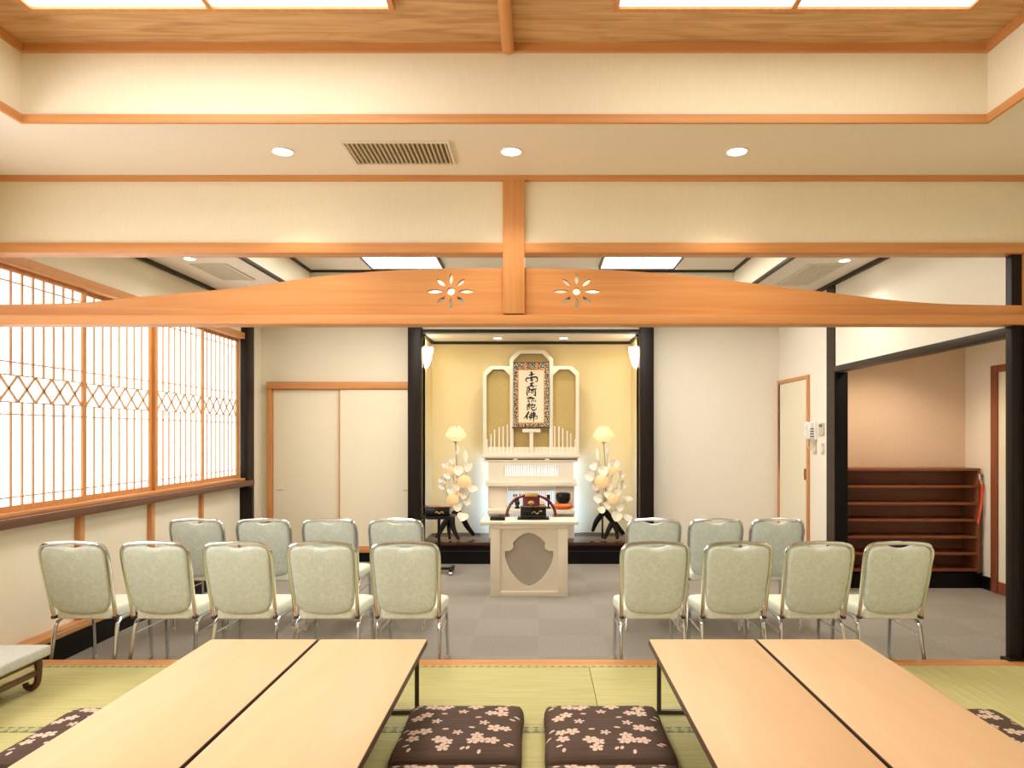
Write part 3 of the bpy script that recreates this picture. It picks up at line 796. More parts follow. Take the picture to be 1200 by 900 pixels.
flat('front_panel', [(-.285, .03), (.285, .03), (.285, .652), (-.285, .652)], [sh], .030, .052, 'white_lacquer', IT)
flat('shield_panel', [(-.28, .05), (.28, .05), (.28, .64), (-.28, .64)], [], .054, .066, 'shield', IT)
itb('bottom_rail', -.282, .282, .018, .05, .0, .05)

t = thing('incense_box', 'black lacquer incense box with a gold sprig on the ivory table', 'box', (-.05, 6.99, .726))
MB().box(-.155, .155, -.085, .085, 0, .022, .006, 3).build('base', 'blacklac', t)
m = MB(); m.box(-.125, .125, -.07, .07, .022, .118, .004); m.build('box_body', 'blacklac', t)
m = MB(); m.box(-.13, .13, -.075, .075, .118, .126, .003); m.build('rim', 'blacklac', t)
m = MB()
for i in range(9):
    a = i*.7; x0 = -.01+.011*i; z0 = .066+.012*math.sin(i*1.1)+.0015*i
    m.lathe([(0, -.0010), (.005+.003*((i*7) % 3)/2, 0), (0, .0010)], (0, 0, 0), 8)
    bm_last = list(m.bm.verts)[-0 if False else -10:]
    for v in bm_last: v.co = Vector((v.co.x+x0, -.0712+v.co.z, v.co.y*.8+z0))
for i in range(5):
    pass
m.build('gold_sprig', 'goldleaf', t, weld=False)
m = MB(); m.tube([(-.02, 0, .135), (.03, .01, .137), (.11, .02, .14)], .004, 6); m.build('ladle', 'redlac', t)

t = thing('lacquer_tray', 'small flat black tray on the ivory incense table', 'tray', (-.398, 6.91, .726))
MB().box(-.073, .073, -.05, .05, 0, .024, .005, 3).build('tray_base', 'blacklac', t)
m = MB(); m.tube([(-.068, -.045, .024), (.068, -.045, .024), (.068, .045, .024), (-.068, .045, .024)], .005, 6, True); m.build('rim', 'blacklac', t)

# priest's chair behind the incense table
PC = thing('priest_chair', 'red lacquer chair with a round arched back behind the incense table', 'chair', (-.078, 7.55, 0))
arc = []
for i in range(15):
    a = PI*i/14
    arc.append((.262*math.cos(a), -.03-.0*math.sin(a), .66+.26*math.sin(a)**.85 if 0 < i < 14 else .66))
arc = [(.262, .30, .60), (.266, .16, .63)]+arc+[(-.266, .16, .63), (-.262, .30, .60)]
MB().tube(arc, .0155, 10, False, 3).build('arched_back', 'redlac', PC)
m = MB(); m.box(-.066, .066, -.049, -.012, .900, .938, .004); m.build('gilt_plate', 'goldleaf', PC)
m = MB(); m.box(-.092, .092, -.04, -.022, .46, .905, .004); m.build('back_splat', 'redlac', PC)
m = MB(); m.lathe([(0, -.001), (.034, 0), (.02, .006), (0, .008)], (0, 0, 0), 16)
for v in m.bm.verts: v.co = Vector((v.co.x*1.0, -.041-v.co.z, .835+v.co.y*.62))
m.build('gold_motif', 'goldleaf', PC)
MB().box(-.24, .24, -.02, .34, .43, .46, .006).build('seat', 'redlac', PC)
for sx in (-1, 1):
    for (y0, y1) in ((-.02, .34), (.34, -.02)):
        MB().tube([(sx*.22, y0, 0.012), (sx*.235, y1*.9, .45)], .016, 8).build('leg', 'redlac', PC)
    MB().tube([(sx*.262, .0, .655), (sx*.24, .02, .45)], .013, 8).build('arm_post', 'redlac', PC)
    MB().tube([(sx*.263, .27, .605), (sx*.24, .27, .45)], .013, 8).build('arm_post', 'redlac', PC)

# black stand with lacquer box on the left of the aisle
t = thing('black_stand', 'black castered pedestal stand at the left end of the altar platform', 'stand', (-1.115, 7.94, 0))
MB().box(-.180, .175, -.14, .14, .632, .652, .004).build('top', 'plastic', t)
m = MB(); m.box(-.13, .13, -.10, .10, .618, .632, .003); m.build('top_support', 'plastic', t)
MB().tube([(0, 0, .06), (0, 0, .62)], .017, 14).build('post', 'plastic', t)
MB().tube([(0, 0, .10), (0, 0, .16)], .024, 14).build('collar', 'chrome', t)
m = MB(); m.box(-.17, .17, -.022, .022, .045, .07, .005); m.box(-.165, -.125, -.14, .14, .045, .068, .005); m.box(.125, .165, -.14, .14, .045, .068, .005); m.build('base', 'plastic', t)
for sx in (-1, 1):
    for sy in (-1, 1):
        c = MB(); c.tube([(sx*.145-.014, sy*.12, .0215), (sx*.145+.014, sy*.12, .0215)], .0215, 14); c.tube([(sx*.145, sy*.12, .03), (sx*.145, sy*.12, .05)], .008, 8); c.build('caster', 'chrome', t)
t = thing('sutra_box', 'black lacquer box with gold ornament and red lid line on the pedestal stand', 'box', (-1.12, 7.94, .652))
MB().box(-.135, .135, -.09, .09, .0, .095, .004).build('box_body', 'blacklac', t)
m = MB(); m.box(-.15, .15, -.10, .10, .095, .106, .003); m.build('lid', 'redlac', t)
m = MB()
for i in range(7):
    m.lathe([(0, -.001), (.006+.004*(i % 2), 0), (0, .001)], (0, 0, 0), 8)
    for v in list(m.bm.verts)[-10:]: v.co = Vector((v.co.x*1.4-.02+.014*i, -.0912+v.co.z, .042+.008*math.sin(i*1.7)+v.co.y*.6))
m.build('gold_ornament', 'goldleaf', t, weld=False)

# ------------------------------------------------------------------ altar
AD = 8.86; AS = F/AD
ax = lambda px: (px-VX)/AS
az = lambda py: EYE-(py-VY)/AS
AX = ax(622)
AL = thing('altar', 'white Buddhist altar cabinet with arched triple backboard and lit grilles', 'altar', (AX, AD, .264))
def alb(name, px0, px1, py0, py1, y0, y1, mat='white_lacquer', bev=.004, z0=None):
    return MB().box(ax(px0)-AX, ax(px1)-AX, y0, y1, (az(py1)-.264) if z0 is None else z0, az(py0)-.264, bev).build(name, mat, AL)
alb('top_shelf', 564.5, 680, 532.5, 536, -.03, .36)
alb('shelf_moulding', 567, 677.5, 536, 541, -.01, .20)
for a, b_ in ((569, 601.5), (606.5, 638.5), (643.5, 676)):
    alb('slot_inlay', a, b_, 537.4, 538.9, -.013, -.005, 'metal', .001)
# upper box with window
o0, o1 = ax(572.5)-AX, ax(672)-AX
w0, w1 = ax(591)-AX, ax(655)-AX
flat('upper_box_front', [(o0, az(564)-.264), (o1, az(564)-.264), (o1, az(541)-.264), (o0, az(541)-.264)], [[(w0, az(558)-.264), (w1, az(558)-.264), (w1, az(545.5)-.264), (w0, az(545.5)-.264)]], 0, .03, 'white_lacquer', AL)
m = MB(); m.box(o0, o0+.03, .03, .20, az(564)-.264, az(541)-.264); m.box(o1-.03, o1, .03, .20, az(564)-.264, az(541)-.264); m.build('upper_box_sides', 'white_lacquer', AL, smooth=0)
MB().box(w0-.03, w1+.03, .075, .08, az(560)-.264, az(544)-.264).build('light_panel', 'coolglow', AL, smooth=0)
def grille(px0, px1, py0, py1, y, n):
    m = MB(); xa, xb = ax(px0)-AX, ax(px1)-AX
    for i in range(n+1):
        x = xa+(xb-xa)*i/n; m.box(x-.008, x+.008, y, y+.012, az(py1)-.264, az(py0)-.264)
    return m.build('grille', 'white_lacquer', AL, smooth=0)
grille(591, 655, 545.5, 558, .034, 24)
alb('overhang_shelf', 569.5, 676, 564, 569.5, -.06, .35)
alb('pillar', 572, 594, 569.5, 595, -.0, .20)
alb('pillar', 650.5, 673, 569.5, 595, -.0, .20)
alb('niche_back', 594, 650.5, 569.5, 577, .21, .235)
MB().box(ax(594)-AX, ax(650.5)-AX, .255, .26, az(609)-.264, az(576)-.264).build('light_panel', 'coolglow', AL, smooth=0)
grille(595.5, 649.5, 577, 595, .218, 22)
alb('altar_shelf', 572.5, 672.5, 595, 600, -.24, .205)
alb('pillar', 573, 584.5, 600, 640, -.03, .18, z0=0)
alb('pillar', 660.5, 673, 600, 640, -.03, .18, z0=0)
alb('recess_panel', 584.5, 597, 600, 640, .06, .09, z0=0)
alb('recess_panel', 648, 660.5, 600, 640, .06, .09, z0=0)
alb('lower_panel', 597, 648, 609, 640, .06, .09, z0=0)
grille(597, 648, 600, 609, .08, 20)
# triple arched backboard
BD = 9.16; BS = F/BD
bx = lambda px: (px-VX)/BS-AX
bz = lambda py: EYE-(py-VY)/BS-.264
def arch(l, r, top, ch_x, ch_y, bot): return [(bx(l), bz(bot)), (bx(r), bz(bot)), (bx(r), bz(top+ch_y)), (bx(r-ch_x), bz(top)), (bx(l+ch_x), bz(top)), (bx(l), bz(top+ch_y))]
outer = [(bx(566.5), bz(534)), (bx(678), bz(534)), (bx(678), bz(437)), (bx(669.5), bz(429.8)), (bx(647.6), bz(429.8)), (bx(647.6), bz(421)), (bx(638), bz(411)), (bx(607.5), bz(411)), (bx(597.8), bz(421)), (bx(597.8), bz(429.8)), (bx(575), bz(429.8)), (bx(566.5), bz(437))]
flat('backboard_frame', outer, [arch(570.3, 597.8+.2, 433, 7.5, 7.3, 524), arch(601.6, 643.9, 414.8, 8.4, 8.5, 524), arch(647.5, 674.6, 433, 7.5, 7.3, 524)], .24, .30, 'white_lacquer', AL, .003)
flat('gold_backing', [(x*.985+.0, z-.015) for x, z in outer], [], .304, .33, 'gold_cloth', AL)

# racks of slender white rods on the altar top
def rods(name, label, xs, tops, g='rod racks on the altar top'):
    zt_ = az(532.5)+.002
    t = thing(name, label, 'candle rack', (ax(sum(xs)/len(xs)), 8.93, zt_), 0, g)
    x0 = ax(sum(xs)/len(xs)); k = 8.93/AD
    m = MB(); m.box(ax(min(xs))*k-x0-.03, ax(max(xs))*k-x0+.03, -.012, .012, 0, .012, .003); m.box(ax(min(xs))*k-x0-.03, ax(max(xs))*k-x0+.03, -.004, .004, .045, .053, .002); m.build('rail', 'white_lacquer', t)
    for px, py in zip(xs, tops):
        zz = EYE-(py-VY)/(F/8.93)-zt_
        r = MB(); r.tube([(ax(px)*k-x0, 0, .01), (ax(px)*k-x0, 0, zz)], .008, 8); r.build('rod', 'whiteplastic', t)
        c = MB(); c.lathe([(0, 0), (.009, .004), (.011, .012), (.005, .022), (0, .026)], (ax(px)*k-x0, 0, zz), 8); c.build('tip', 'whiteplastic', t)
rods('rod_rack', 'rising row of slender white rods on the altar top, window side', [570.8, 575.5, 579.6, 585, 589.6, 594.6, 599.5], [516.8, 511, 505.5, 503, 502, 500, 500.7])
rods('rod_rack', 'falling row of slender white rods on the altar top, intercom side', [645, 650, 655, 659.4, 664.6, 669, 674], [501, 501.5, 502, 504, 507, 510.5, 516.8])
rods('rod_rack', 'low row of short white rods across the middle of the altar top', [604, 608.5, 613, 617.5, 628, 632.5, 637, 641], [526.5]*8)
t = thing('offering_stand', 'small white T-shaped stand in the middle of the altar top', 'stand', (ax(622.6), 9.035, az(532.5)+.003))
kz = lambda py: EYE-(py-VY)/(F/9.035)-az(532.5)
MB().box(-.024, .024, -.024, .024, 0, kz(507), .004).build('post', 'white_lacquer', t)
MB().box(-.115, .115, -.036, .036, kz(507), kz(503), .004).build('top', 'white_lacquer', t)
MB().box(-.05, .05, -.036, .036, 0, .015, .003).build('foot', 'white_lacquer', t)

# hanging scroll
SD = 9.075; SS = F/SD
sx0 = lambda px: (px-VX)/SS
sz = lambda py: EYE-(py-VY)/SS
SC = thing('hanging_scroll', 'hanging scroll with black brush calligraphy in a dark brocade mount', 'scroll', (sx0(622.4), SD, sz(501)))
def scb(name, a, b_, c, d_, y0, y1, mat): return MB().box(sx0(a)-sx0(622.4), sx0(b_)-sx0(622.4), y0, y1, sz(d_)-sz(501), sz(c)-sz(501)).build(name, mat, SC, smooth=0)
scb('brocade_mount', 601.8, 643.4, 425, 501, 0, .006, 'brocade')
scb('silk_border', 606.7, 638.2, 433, 496.2, -.002, .0, 'orangesilk')
scb('silk_strip', 614.6, 616.6, 425, 433, -.003, .0, 'orangesilk')
scb('silk_strip', 628.2, 630.2, 425, 433, -.003, .0, 'orangesilk')
scb('paper', 607.9, 637.2, 434, 495, -.004, -.002, 'paper')
m = MB(); m.tube([(-.245, .003, 0), (.245, .003, 0)], .010, 10); m.build('roller', 'benchwood', SC)
m = MB(); m.tube([(-.23, .003, sz(425)-sz(501)), (.23, .003, sz(425)-sz(501))], .006, 8); m.build('top_bar', 'benchwood', SC)
STK = [
 ([(278,160),(283,190),(284,222)],9),([(248,208),(285,200),(322,191)],6),([(238,232),(216,252),(214,272),(234,292)],6.5),([(232,247),(290,232),(338,230),(352,246),(348,285),(326,281)],7),([(266,252),(300,246)],5),([(262,271),(306,263)],5),([(284,244),(284,294)],5.5),
 ([(258,314),(290,304),(314,300)],5.5),([(290,294),(276,325),(252,352),(228,362)],5),([(214,357),(265,344),(355,335)],3.5),([(284,306),(290,350)],6.5),([(300,338),(302,362)],5),
 ([(222,378),(262,368),(248,398),(256,416),(238,424)],5.5),([(230,376),(226,440),(240,464)],5.5),([(264,388),(345,372)],7),([(326,376),(328,440),(324,458),(306,446)],6.5),([(276,402),(279,428)],4.5),([(276,402),(302,396),(299,422),(280,426)],4.5),
 ([(224,492),(280,478),(258,500)],7.5),([(272,482),(298,492),(322,490)],8.5),([(252,500),(238,522),(256,530),(240,548)],4.5),([(288,506),(280,538)],5),([(304,514),(312,532)],5),([(324,512),(334,532)],5),
 ([(224,572),(262,556),(244,588),(258,606),(232,632)],5.5),([(232,570),(227,640)],4.5),([(282,552),(292,568)],5.5),([(266,588),(270,578),(326,570),(316,588)],5.5),([(322,592),(284,608)],5),([(282,588),(284,622),(308,636),(336,622),(338,602)],5.5),
 ([(250,650),(228,690),(190,738)],8),([(224,694),(228,748)],7.5),([(258,684),(322,670),(320,694),(266,702),(260,728),(338,708),(352,712),(346,738),(328,740)],5.5),([(282,656),(276,730),(256,758)],5.5),([(308,650),(308,700),(307,776)],7.5)]
m = MB()
for pts, w in STK:
    v = [Vector(((596+x/10.46), 0, (420+y/10.46))) for x, y in pts]
    v = [Vector((sx0(p.x)-sx0(622.4), -.0045, sz(p.z)-sz(501))) for p in v]
    sm, _ = catmull(v, 5, False)
    n = len(sm); hw = 1.2*w/10.46/SS
    L, R_ = [], []
    for i, p in enumerate(sm):
        t_ = (sm[min(i+1, n-1)]-sm[max(i-1, 0)]).normalized()
        nrm = Vector((-t_.z, 0, t_.x))
        u = i/(n-1); k = hw*(.62+.55*math.sin(PI*min(1, u*1.15+.05)))
        L.append(p+nrm*k); R_.append(p-nrm*k)
    A = [m.bm.verts.new(q) for q in L]; B = [m.bm.verts.new(q) for q in R_]
    A2 = [m.bm.verts.new(q+Vector((0, -.001, 0))) for q in L]; B2 = [m.bm.verts.new(q+Vector((0, -.001, 0))) for q in R_]
    for i in range(n-1):
        m.bm.faces.new((A2[i], A2[i+1], B2[i+1], B2[i])); m.bm.faces.new((A[i], A[i+1], A2[i+1], A2[i])); m.bm.faces.new((B[i], B2[i], B2[i+1], B[i+1]))
m.build('calligraphy', 'ink', SC, smooth=0, weld=False)

# bell on cushion, vases on the altar shelf
SZ = az(595)+.002
bcx = ax(659.5)
t = thing('bell_cushion', 'round orange brocade cushion under the black bell on the altar shelf', 'cushion', (bcx, 8.73, SZ))
m = MB(); m.lathe([(0, 0), (.08, 0), (.112, .014), (.122, .034), (.112, .056), (.08, .068), (0, .066)], (0, 0, 0), 28); m.build('padded_ring', 'orangecloth', t)
m = MB(); m.tube([(.117*math.cos(a*PI/12), .117*math.sin(a*PI/12), .034) for a in range(24)], .008, 6, True); m.build('piping', 'redplastic', t)
t = tag(MB().lathe([(0, 0), (.05, 0), (.078, .018), (.092, .055), (.092, .10), (.086, .122), (.078, .124), (.080, .10), (.08, .06), (.06, .02), (0, .012)], (0, 0, 0), 28).build('singing_bowl', 'blacklac', None, smooth=50), 'black singing bowl resting on the orange cushion of the altar', 'bell')
t.location = (bcx, 8.73, SZ+.070)
def vase(px, label, mat, name, prof, extra=None):
    t = thing(name, label, name.split('_')[-1], (ax(px), 8.76, SZ))
    MB().lathe(prof, (0, 0, 0), 18).build('body', mat, t)
    if extra: extra(t)
def sprays(t):
    m = MB()
    for i in range(7):
        a = i*.9; m.tube([(0, 0, .09), (.02*math.cos(a), .02*math.sin(a), .13), (.05*math.cos(a), .03*math.sin(a), .16)], .004, 6, False, 3)
    m.build('flower_stems', 'plastic', t)
    m = MB()
    for i in range(7):
        a = i*.9; m.lathe([(0, -.012), (.013, 0), (0, .012)], (.05*math.cos(a), .03*math.sin(a), .165), 8)
    m.build('blossoms', 'redlac', t, weld=False)
vp = [(0, 0), (.03, 0), (.036, .01), (.018, .03), (.035, .06), (.03, .085), (.018, .10), (.026, .115), (0, .11)]
vase(606.5, 'small dark vase of flowers on the altar shelf behind the red chair', 'blacklac', 'flower_vase', vp, sprays)
vase(642.5, 'dark slim candlestick on the altar shelf beside the black bell', 'blacklac', 'brass_candlestick', [(0, 0), (.034, 0), (.034, .012), (.012, .022), (.012, .09), (.024, .10), (.022, .155), (.02, .17), (0, .17)])
vase(635.5, 'small gilt incense burner on the altar shelf behind the red chair', 'goldleaf', 'incense_burner', [(0, 0), (.02, 0), (.03, .012), (.035, .035), (.028, .05), (.032, .058), (.02, .075), (.006, .08), (.006, .088), (0, .09)])

# ------------------------------------------------------------------ lotus lamps
def leaf_disc(m, c, r, n, cup=.25, seg=16):
    n = Vector(n).normalized(); q = n.to_track_quat('Z', 'Y')
    rows = []
    for k in range(5):
        t = k/4
        row = []
        for i in range(seg):
            a = 2*PI*i/seg; rr = r*t*(1+.10*math.sin(3*a+c[0]*9)*t)
            row.append(Vector((rr*math.cos(a), rr*math.sin(a), cup*r*t*t+.08*r*t*math.sin(4*a))))
        rows.append(row)
    for lift in (0, .003):
        prev = None
        for row in rows:
            cur = [m.bm.verts.new(Vector(c)+q @ (p+Vector((0, 0, lift)))) for p in row]
            if prev:
                for i in range(seg):
                    try: m.bm.faces.new((prev[i], prev[(i+1) % seg], cur[(i+1) % seg], cur[i]))
                    except ValueError: pass
            prev = cur
def petal_ring(m, c, n, r, h, tilt, w, z0=0, ph=0):
    for k in range(n):
        a = 2*PI*k/n+ph
        ca, sa = math.cos(a), math.sin(a)
        rows = []
        for i in range(6):
            t = i/5
            rad = r*(.25+.75*math.sin(t*PI/2)*tilt+.0)*(1-.34*max(0, t-.6)/.4); z = z0+h*t**1.3
            ww = w*math.sin(PI*(.18+.80*t))**.7 if t < 1 else w*.12
            row = []
            for j in (-1, -.5, 0, .5, 1):
                rr = rad-.25*w*abs(j)**2*.5
                row.append(m.bm.verts.new((c[0]+rr*ca-sa*ww*j, c[1]+rr*sa+ca*ww*j, c[2]+z+.006*abs(j))))
            rows.append(row)
        for A, B in zip(rows, rows[1:]):
            for j in range(4): m.bm.faces.new((A[j], A[j+1], B[j+1], B[j]))
def bud(m, c, r):
    m.lathe([(0, -r*.95), (r*.55, -r*.82), (r*.92, -r*.35), (r, .05*r), (r*.88, r*.45), (r*.55, r*.82), (.12*r, r*1.05), (0, r*1.05)], c, 18)
    for k in range(6):
        a = 2*PI*k/6
        for s_ in (0,):
            rows = []
            for i in range(6):
                t = i/5; el = -1.1+2.4*t
                rr = r*1.05
                row = []
                for j in (-1, 0, 1):
                    aa = a+j*.5*math.sin(PI*min(1, .15+t*.85))
                    row.append(m.bm.verts.new((c[0]+rr*math.cos(el)*math.cos(aa)*(1.05 if j == 0 else 1), c[1]+rr*math.cos(el)*math.sin(aa)*(1.05 if j == 0 else 1), c[2]+rr*math.sin(el))))
                rows.append(row)
            for A, B in zip(rows, rows[1:]):
                for j in range(2): m.bm.faces.new((A[j], A[j+1], B[j+1], B[j]))
def lotus_lamp(label, base, lot, buds, leaves, ups, legs, stemx):
    D = 8.76; s = F/D
    bxw = (base-VX)/s
    t = thing('lotus_lamp', label, 'lamp', (bxw, D, .264), 0, 'lotus lamps flanking the altar')
    L = lambda px, py, dy=0: Vector(((px-VX)/s*(1+dy/D)-bxw, dy, EYE-(py-VY)/s*(1+dy/D)-.264))
    c = L(*lot)
    m = MB()
    petal_ring(m, c+Vector((0, 0, -.075)), 10, .152, .118, 1.0, .058)
    petal_ring(m, c+Vector((0, 0, -.07)), 9, .135, .150, .95, .055, ph=.3)
    petal_ring(m, c+Vector((0, 0, -.065)), 7, .105, .172, .85, .050, ph=.1)
    m.lathe([(0, -.085), (.05, -.08), (.085, -.055), (.098, -.01), (.085, .045), (0, .065)], c, 18)
    m.build('lotus_shade', 'lotus', t, smooth=70)
    m = MB(); m.lathe([(0, 0), (.008, 0), (.012, .03), (.045, .045), (0, .045)], c+Vector((0, 0, -.125)), 14); m.build('shade_holder', 'leafstem', t)
    top = c+Vector((0, 0, -.11)); foot = L(stemx[0], stemx[1])
    mid = (top+foot)/2+Vector((.02, .02, 0))
    MB().tube([top, mid, foot], .0075, 8, False, 6).build('main_stem', 'leafstem', t)
    for px, py, r, dy in buds:
        b_ = MB(); bc = L(px, py, dy); bud(b_, bc, r)
        bo = b_.build('glowing_bud', 'bud', t, smooth=60)
        st = MB(); st.tube([bc-Vector((0, 0, r)), (bc+mid)/2+Vector((0, .02, -.08)), foot], .004, 6, False, 5); st.build('stem', 'leafstem', t)
    for px, py, r, dy, nx, ny, nz in leaves:
        l = MB(); lc = L(px, py, dy); leaf_disc(l, lc, r, (nx, ny, nz)); lo = l.build('lotus_leaf', 'petal', t, smooth=70, weld=False)
        st = MB(); st.tube([lc+Vector((0, .004, 0)), (lc+foot)/2+Vector((0, .03, -.03)), foot+Vector((0, .01, .02))], .003, 6, False, 5); st.build('stem', 'leafstem', t)
    for px, py, w, h, tilt in ups:
        l = MB(); c0 = L(px, py)
        rows = []
        for i in range(7):
            q = i/6; ww = w*math.sin(PI*(.08+.86*q))
            rows.append([l.bm.verts.new(c0+Vector((tilt*(q-.5)*h+ww*j, -.01*(1-j*j)+.02*q, h*(q-.5)))) for j in (-1, -.5, 0, .5, 1)])
        for A, B in zip(rows, rows[1:]):
            for j in range(4): l.bm.faces.new((A[j], A[j+1], B[j+1], B[j]))
        l.build('upright_petal', 'petal', t, smooth=70)
        st = MB(); st.tube([c0-Vector((tilt*.5*h, 0, h*.5)), mid*.6+c0*.4+Vector((0, .02, -.1)), foot+Vector((0, 0, .05))], .0035, 6, False, 5); st.build('stem', 'leafstem', t)
    for pts, r0, r1 in legs:
        l = MB(); v = [L(px, py, dy) for px, py, dy in pts]; k = len(v)
        v[-1].z = max(v[-1].z, r1*1.4) if v[-1].z < .03 else v[-1].z
        l.tube(v, [1.4*(r0+(r1-r0)*i/(k-1))+.004*math.sin(i*2.3) for i in range(k)], 10, False, 5); l.build('driftwood_leg', 'driftwood', t)
lotus_lamp('white lotus-flower lamp on black driftwood feet behind the black pedestal stand', 535, (534, 509.5),
    [(544, 564.5, .080, -.06), (530.5, 585, .068, -.08), (528, 552, .050, 0), (534, 579, .045, 0)],
    [(537.5, 551.5, .062, -.05, .1, -1, .3), (548, 548, .055, .02, .5, -1, .3), (519.5, 563, .058, 0, -.4, -1, .4), (518.5, 569.5, .045, -.03, -.3, -1, .1), (553, 573.5, .066, -.02, .3, -.6, .8), (536, 570, .05, -.08, -.2, -1, 0), (523, 545, .05, .05, -.4, -1, .5), (536, 594, .055, -.08, .2, -1, .2), (542, 606.5, .070, -.10, .2, -.7, .8), (529, 575, .05, -.1, -.2, -1, .2), (543, 580, .05, -.03, .3, -1, .2), (525, 557, .048, -.04, -.2, -1, .2), (538, 560, .045, .03, 0, -1, .4), (547, 588, .05, .0, .4, -1, .3), (531, 540, .045, .05, -.2, -1, .3)],
    [(535.5, 527, .030, .12, .05), (545, 535, .032, .16, -.05), (550, 548, .028, .11, .5)],
    [([(528, 604, 0), (520, 615, -.05), (512, 630.5, -.12)], .028, .018), ([(530, 604, 0), (531, 618, -.08), (537.5, 633.5, -.17)], .026, .016), ([(540, 602, 0), (547, 616, .02), (555.5, 627, .05)], .026, .018), ([(527, 605, 0), (526, 618, .02), (527, 631, -.12)], .020, .014), ([(528, 605, 0), (534, 601, 0), (541, 603, 0)], .026, .026)], (533, 605))
lotus_lamp('white lotus-flower lamp on black driftwood feet before the gold wall near the bell', 712, (707.4, 510),
    [(705.3, 564, .082, -.06), (718, 584.5, .062, -.08), (719, 551.5, .052, 0)],
    [(707, 552, .064, -.05, -.1, -1, .3), (692, 558, .066, 0, -.7, -1, .2), (720, 544, .058, .03, .3, -1, .3), (696, 547, .05, .02, -.4, -1, .4), (730, 568, .052, 0, .6, -1, .3), (735, 585.5, .064, -.02, .2, -.5, .9), (726, 594.5, .055, -.05, .2, -1, .3), (701.5, 584, .058, -.05, -.5, -1, .2), (722.5, 606, .068, -.08, .1, -.8, .6), (735, 607.5, .060, -.06, .2, -.6, .8), (712, 580, .045, -.05, 0, -1, .5), (714, 571, .05, 0, 0, -1, .3), (705, 598, .05, -.08, 0, -.8, .6), (699, 571, .048, .0, -.5, -1, .3), (723, 577, .05, .0, .4, -1, .4), (712, 592, .05, -.06, .2, -1, .3), (713, 546, .045, .04, .1, -1, .4), (728, 556, .045, .03, .5, -1, .3)],
    [(701, 532, .030, .17, -.05), (712.5, 526, .026, .10, .1), (697, 573, .03, .12, -.4)],
    [([(706, 602, 0), (699, 611, 0), (694.5, 622.5, .03)], .026, .016), ([(711, 602, 0), (720, 613, .0), (731, 626, -.02)], .028, .020), ([(717, 613, -.04), (713, 621, -.1), (708.5, 631.5, -.14)], .024, .015), ([(717, 613, -.04), (722, 620, -.1), (723.5, 632, -.15)], .022, .015), ([(704, 602, 0), (709, 600, 0), (713, 604, 0)], .026, .026), ([(706, 600, -.06), (706, 631, -.12)], .007, .007)], (709, 603))

# cables on the platform
m = MB(); m.tube([(-1.36, 9.1, .272), (-1.2, 9.2, .272), (-.95, 9.22, .272), (-.75, 9.15, .272)], .005, 6, False, 6); tag(m.build('power_cable', 'plastic'), 'thin black cable on the dark platform behind the window-side lotus lamp', 'cable', 'cables on the altar platform')
m = MB(); m.tube([(.45, 9.15, .272), (.6, 9.24, .272), (.9, 9.22, .272), (1.1, 9.2, .272)], .005, 6, False, 6); tag(m.build('power_cable', 'plastic'), 'thin black cable on the dark platform behind the bell-side lotus lamp', 'cable', 'cables on the altar platform')

# ------------------------------------------------------------------ wall things
t = thing('intercom', 'white wall intercom handset with grey keys beside the narrow door', 'intercom', (XR, 7.57, 1.60))
MB().box(-.035, 0, -.07, .07, -.10, .10, .008, 3).build('wall_base', 'whiteplastic', t)
MB().box(-.075, -.035, -.055, .035, -.09, .09, .010, 3).build('keypad_body', 'whiteplastic', t)
m = MB(); m.tube([(-.05, .058, -.085), (-.072, .06, -.05), (-.066, .06, 0), (-.072, .06, .05), (-.05, .058, .085)], [.020, .022, .014, .022, .020], 10, False, 4); m.build('handset', 'whiteplastic', t)
for i in range(4):
    m = MB(); z = .02-.027*i; m.box(-.03, .01, -.0575, -.0545, z-.005, z+.005)
    for v in m.bm.verts: v.co = Vector((v.co.x-.045, v.co.y, v.co.z))
    m.build('key', 'greybtn', t, smooth=0)
m = MB()
m.tube([(-.055, .05, -.10), (-.06, .05, -.16), (-.05, .0, -.20), (-.03, -.04, -.16), (-.015, -.05, -.1)], .005, 6, False, 6); m.build('cord', 'beigeplastic', t)
t = thing('thermostat', 'small beige wall thermostat with a grey display beside the intercom', 'switch', (XR, 7.37, 1.615))  # thermostat on the wall, kept in the switch category
MB().box(-.022, 0, -.06, .06, -.065, .065, .005).build('housing', 'beigeplastic', t)
MB().box(-.025, -.021, -.045, .035, .022, .05, .001).build('display', 'greybtn', t)
for y, lb in ((7.555, 'beige switch plate under the white intercom'), (7.35, 'beige switch plate under the small wall thermostat')):
    t = thing('light_switch', lb, 'switch', (XR, y, 1.41), 0, 'switch plates by the narrow door')
    MB().box(-.010, 0, -.036, .036, -.06, .06, .003).build('plate', 'beigeplastic', t)
    MB().box(-.014, -.009, -.014, .014, -.028, .028, .002).build('rocker', 'whiteplastic', t)

# shoe shelf and shoehorn
SHY = 7.17
t = thing('shoe_shelf', 'open red-brown wooden shoe shelf of six rows in the side room', 'shelf', (3.78, SHY, 0))
X0, X1 = 3.085-3.78, 4.475-3.78
MB().box(X0, X1, -.006, .28, 1.19, 1.217, .003).build('top_board', 'shoewood', t)
for x in (X0, X1-.028): MB().box(x, x+.028, 0, .28, .155, 1.19, .002).build('side_panel', 'shoewood', t)
for z in (1.03, .857, .688, .517, .349, .183): MB().box(X0+.028, X1-.028, .006, .265, z-.013, z+.013, .002).build('shelf_board', 'shoewood', t)
MB().box(X0+.028, X1-.028, .265, .28, .16, 1.19).build('back_panel', 'shoewood', t, smooth=0)
MB().box(X0, X1+.03, .02, .28, 0, .155).build('plinth', 'blackbase', t, smooth=0)
t = thing('shoehorn', 'red shoehorn hanging at the end of the shoe shelf', 'shoehorn', (4.472, SHY-.016, 1.06))
m = MB()
rows = []
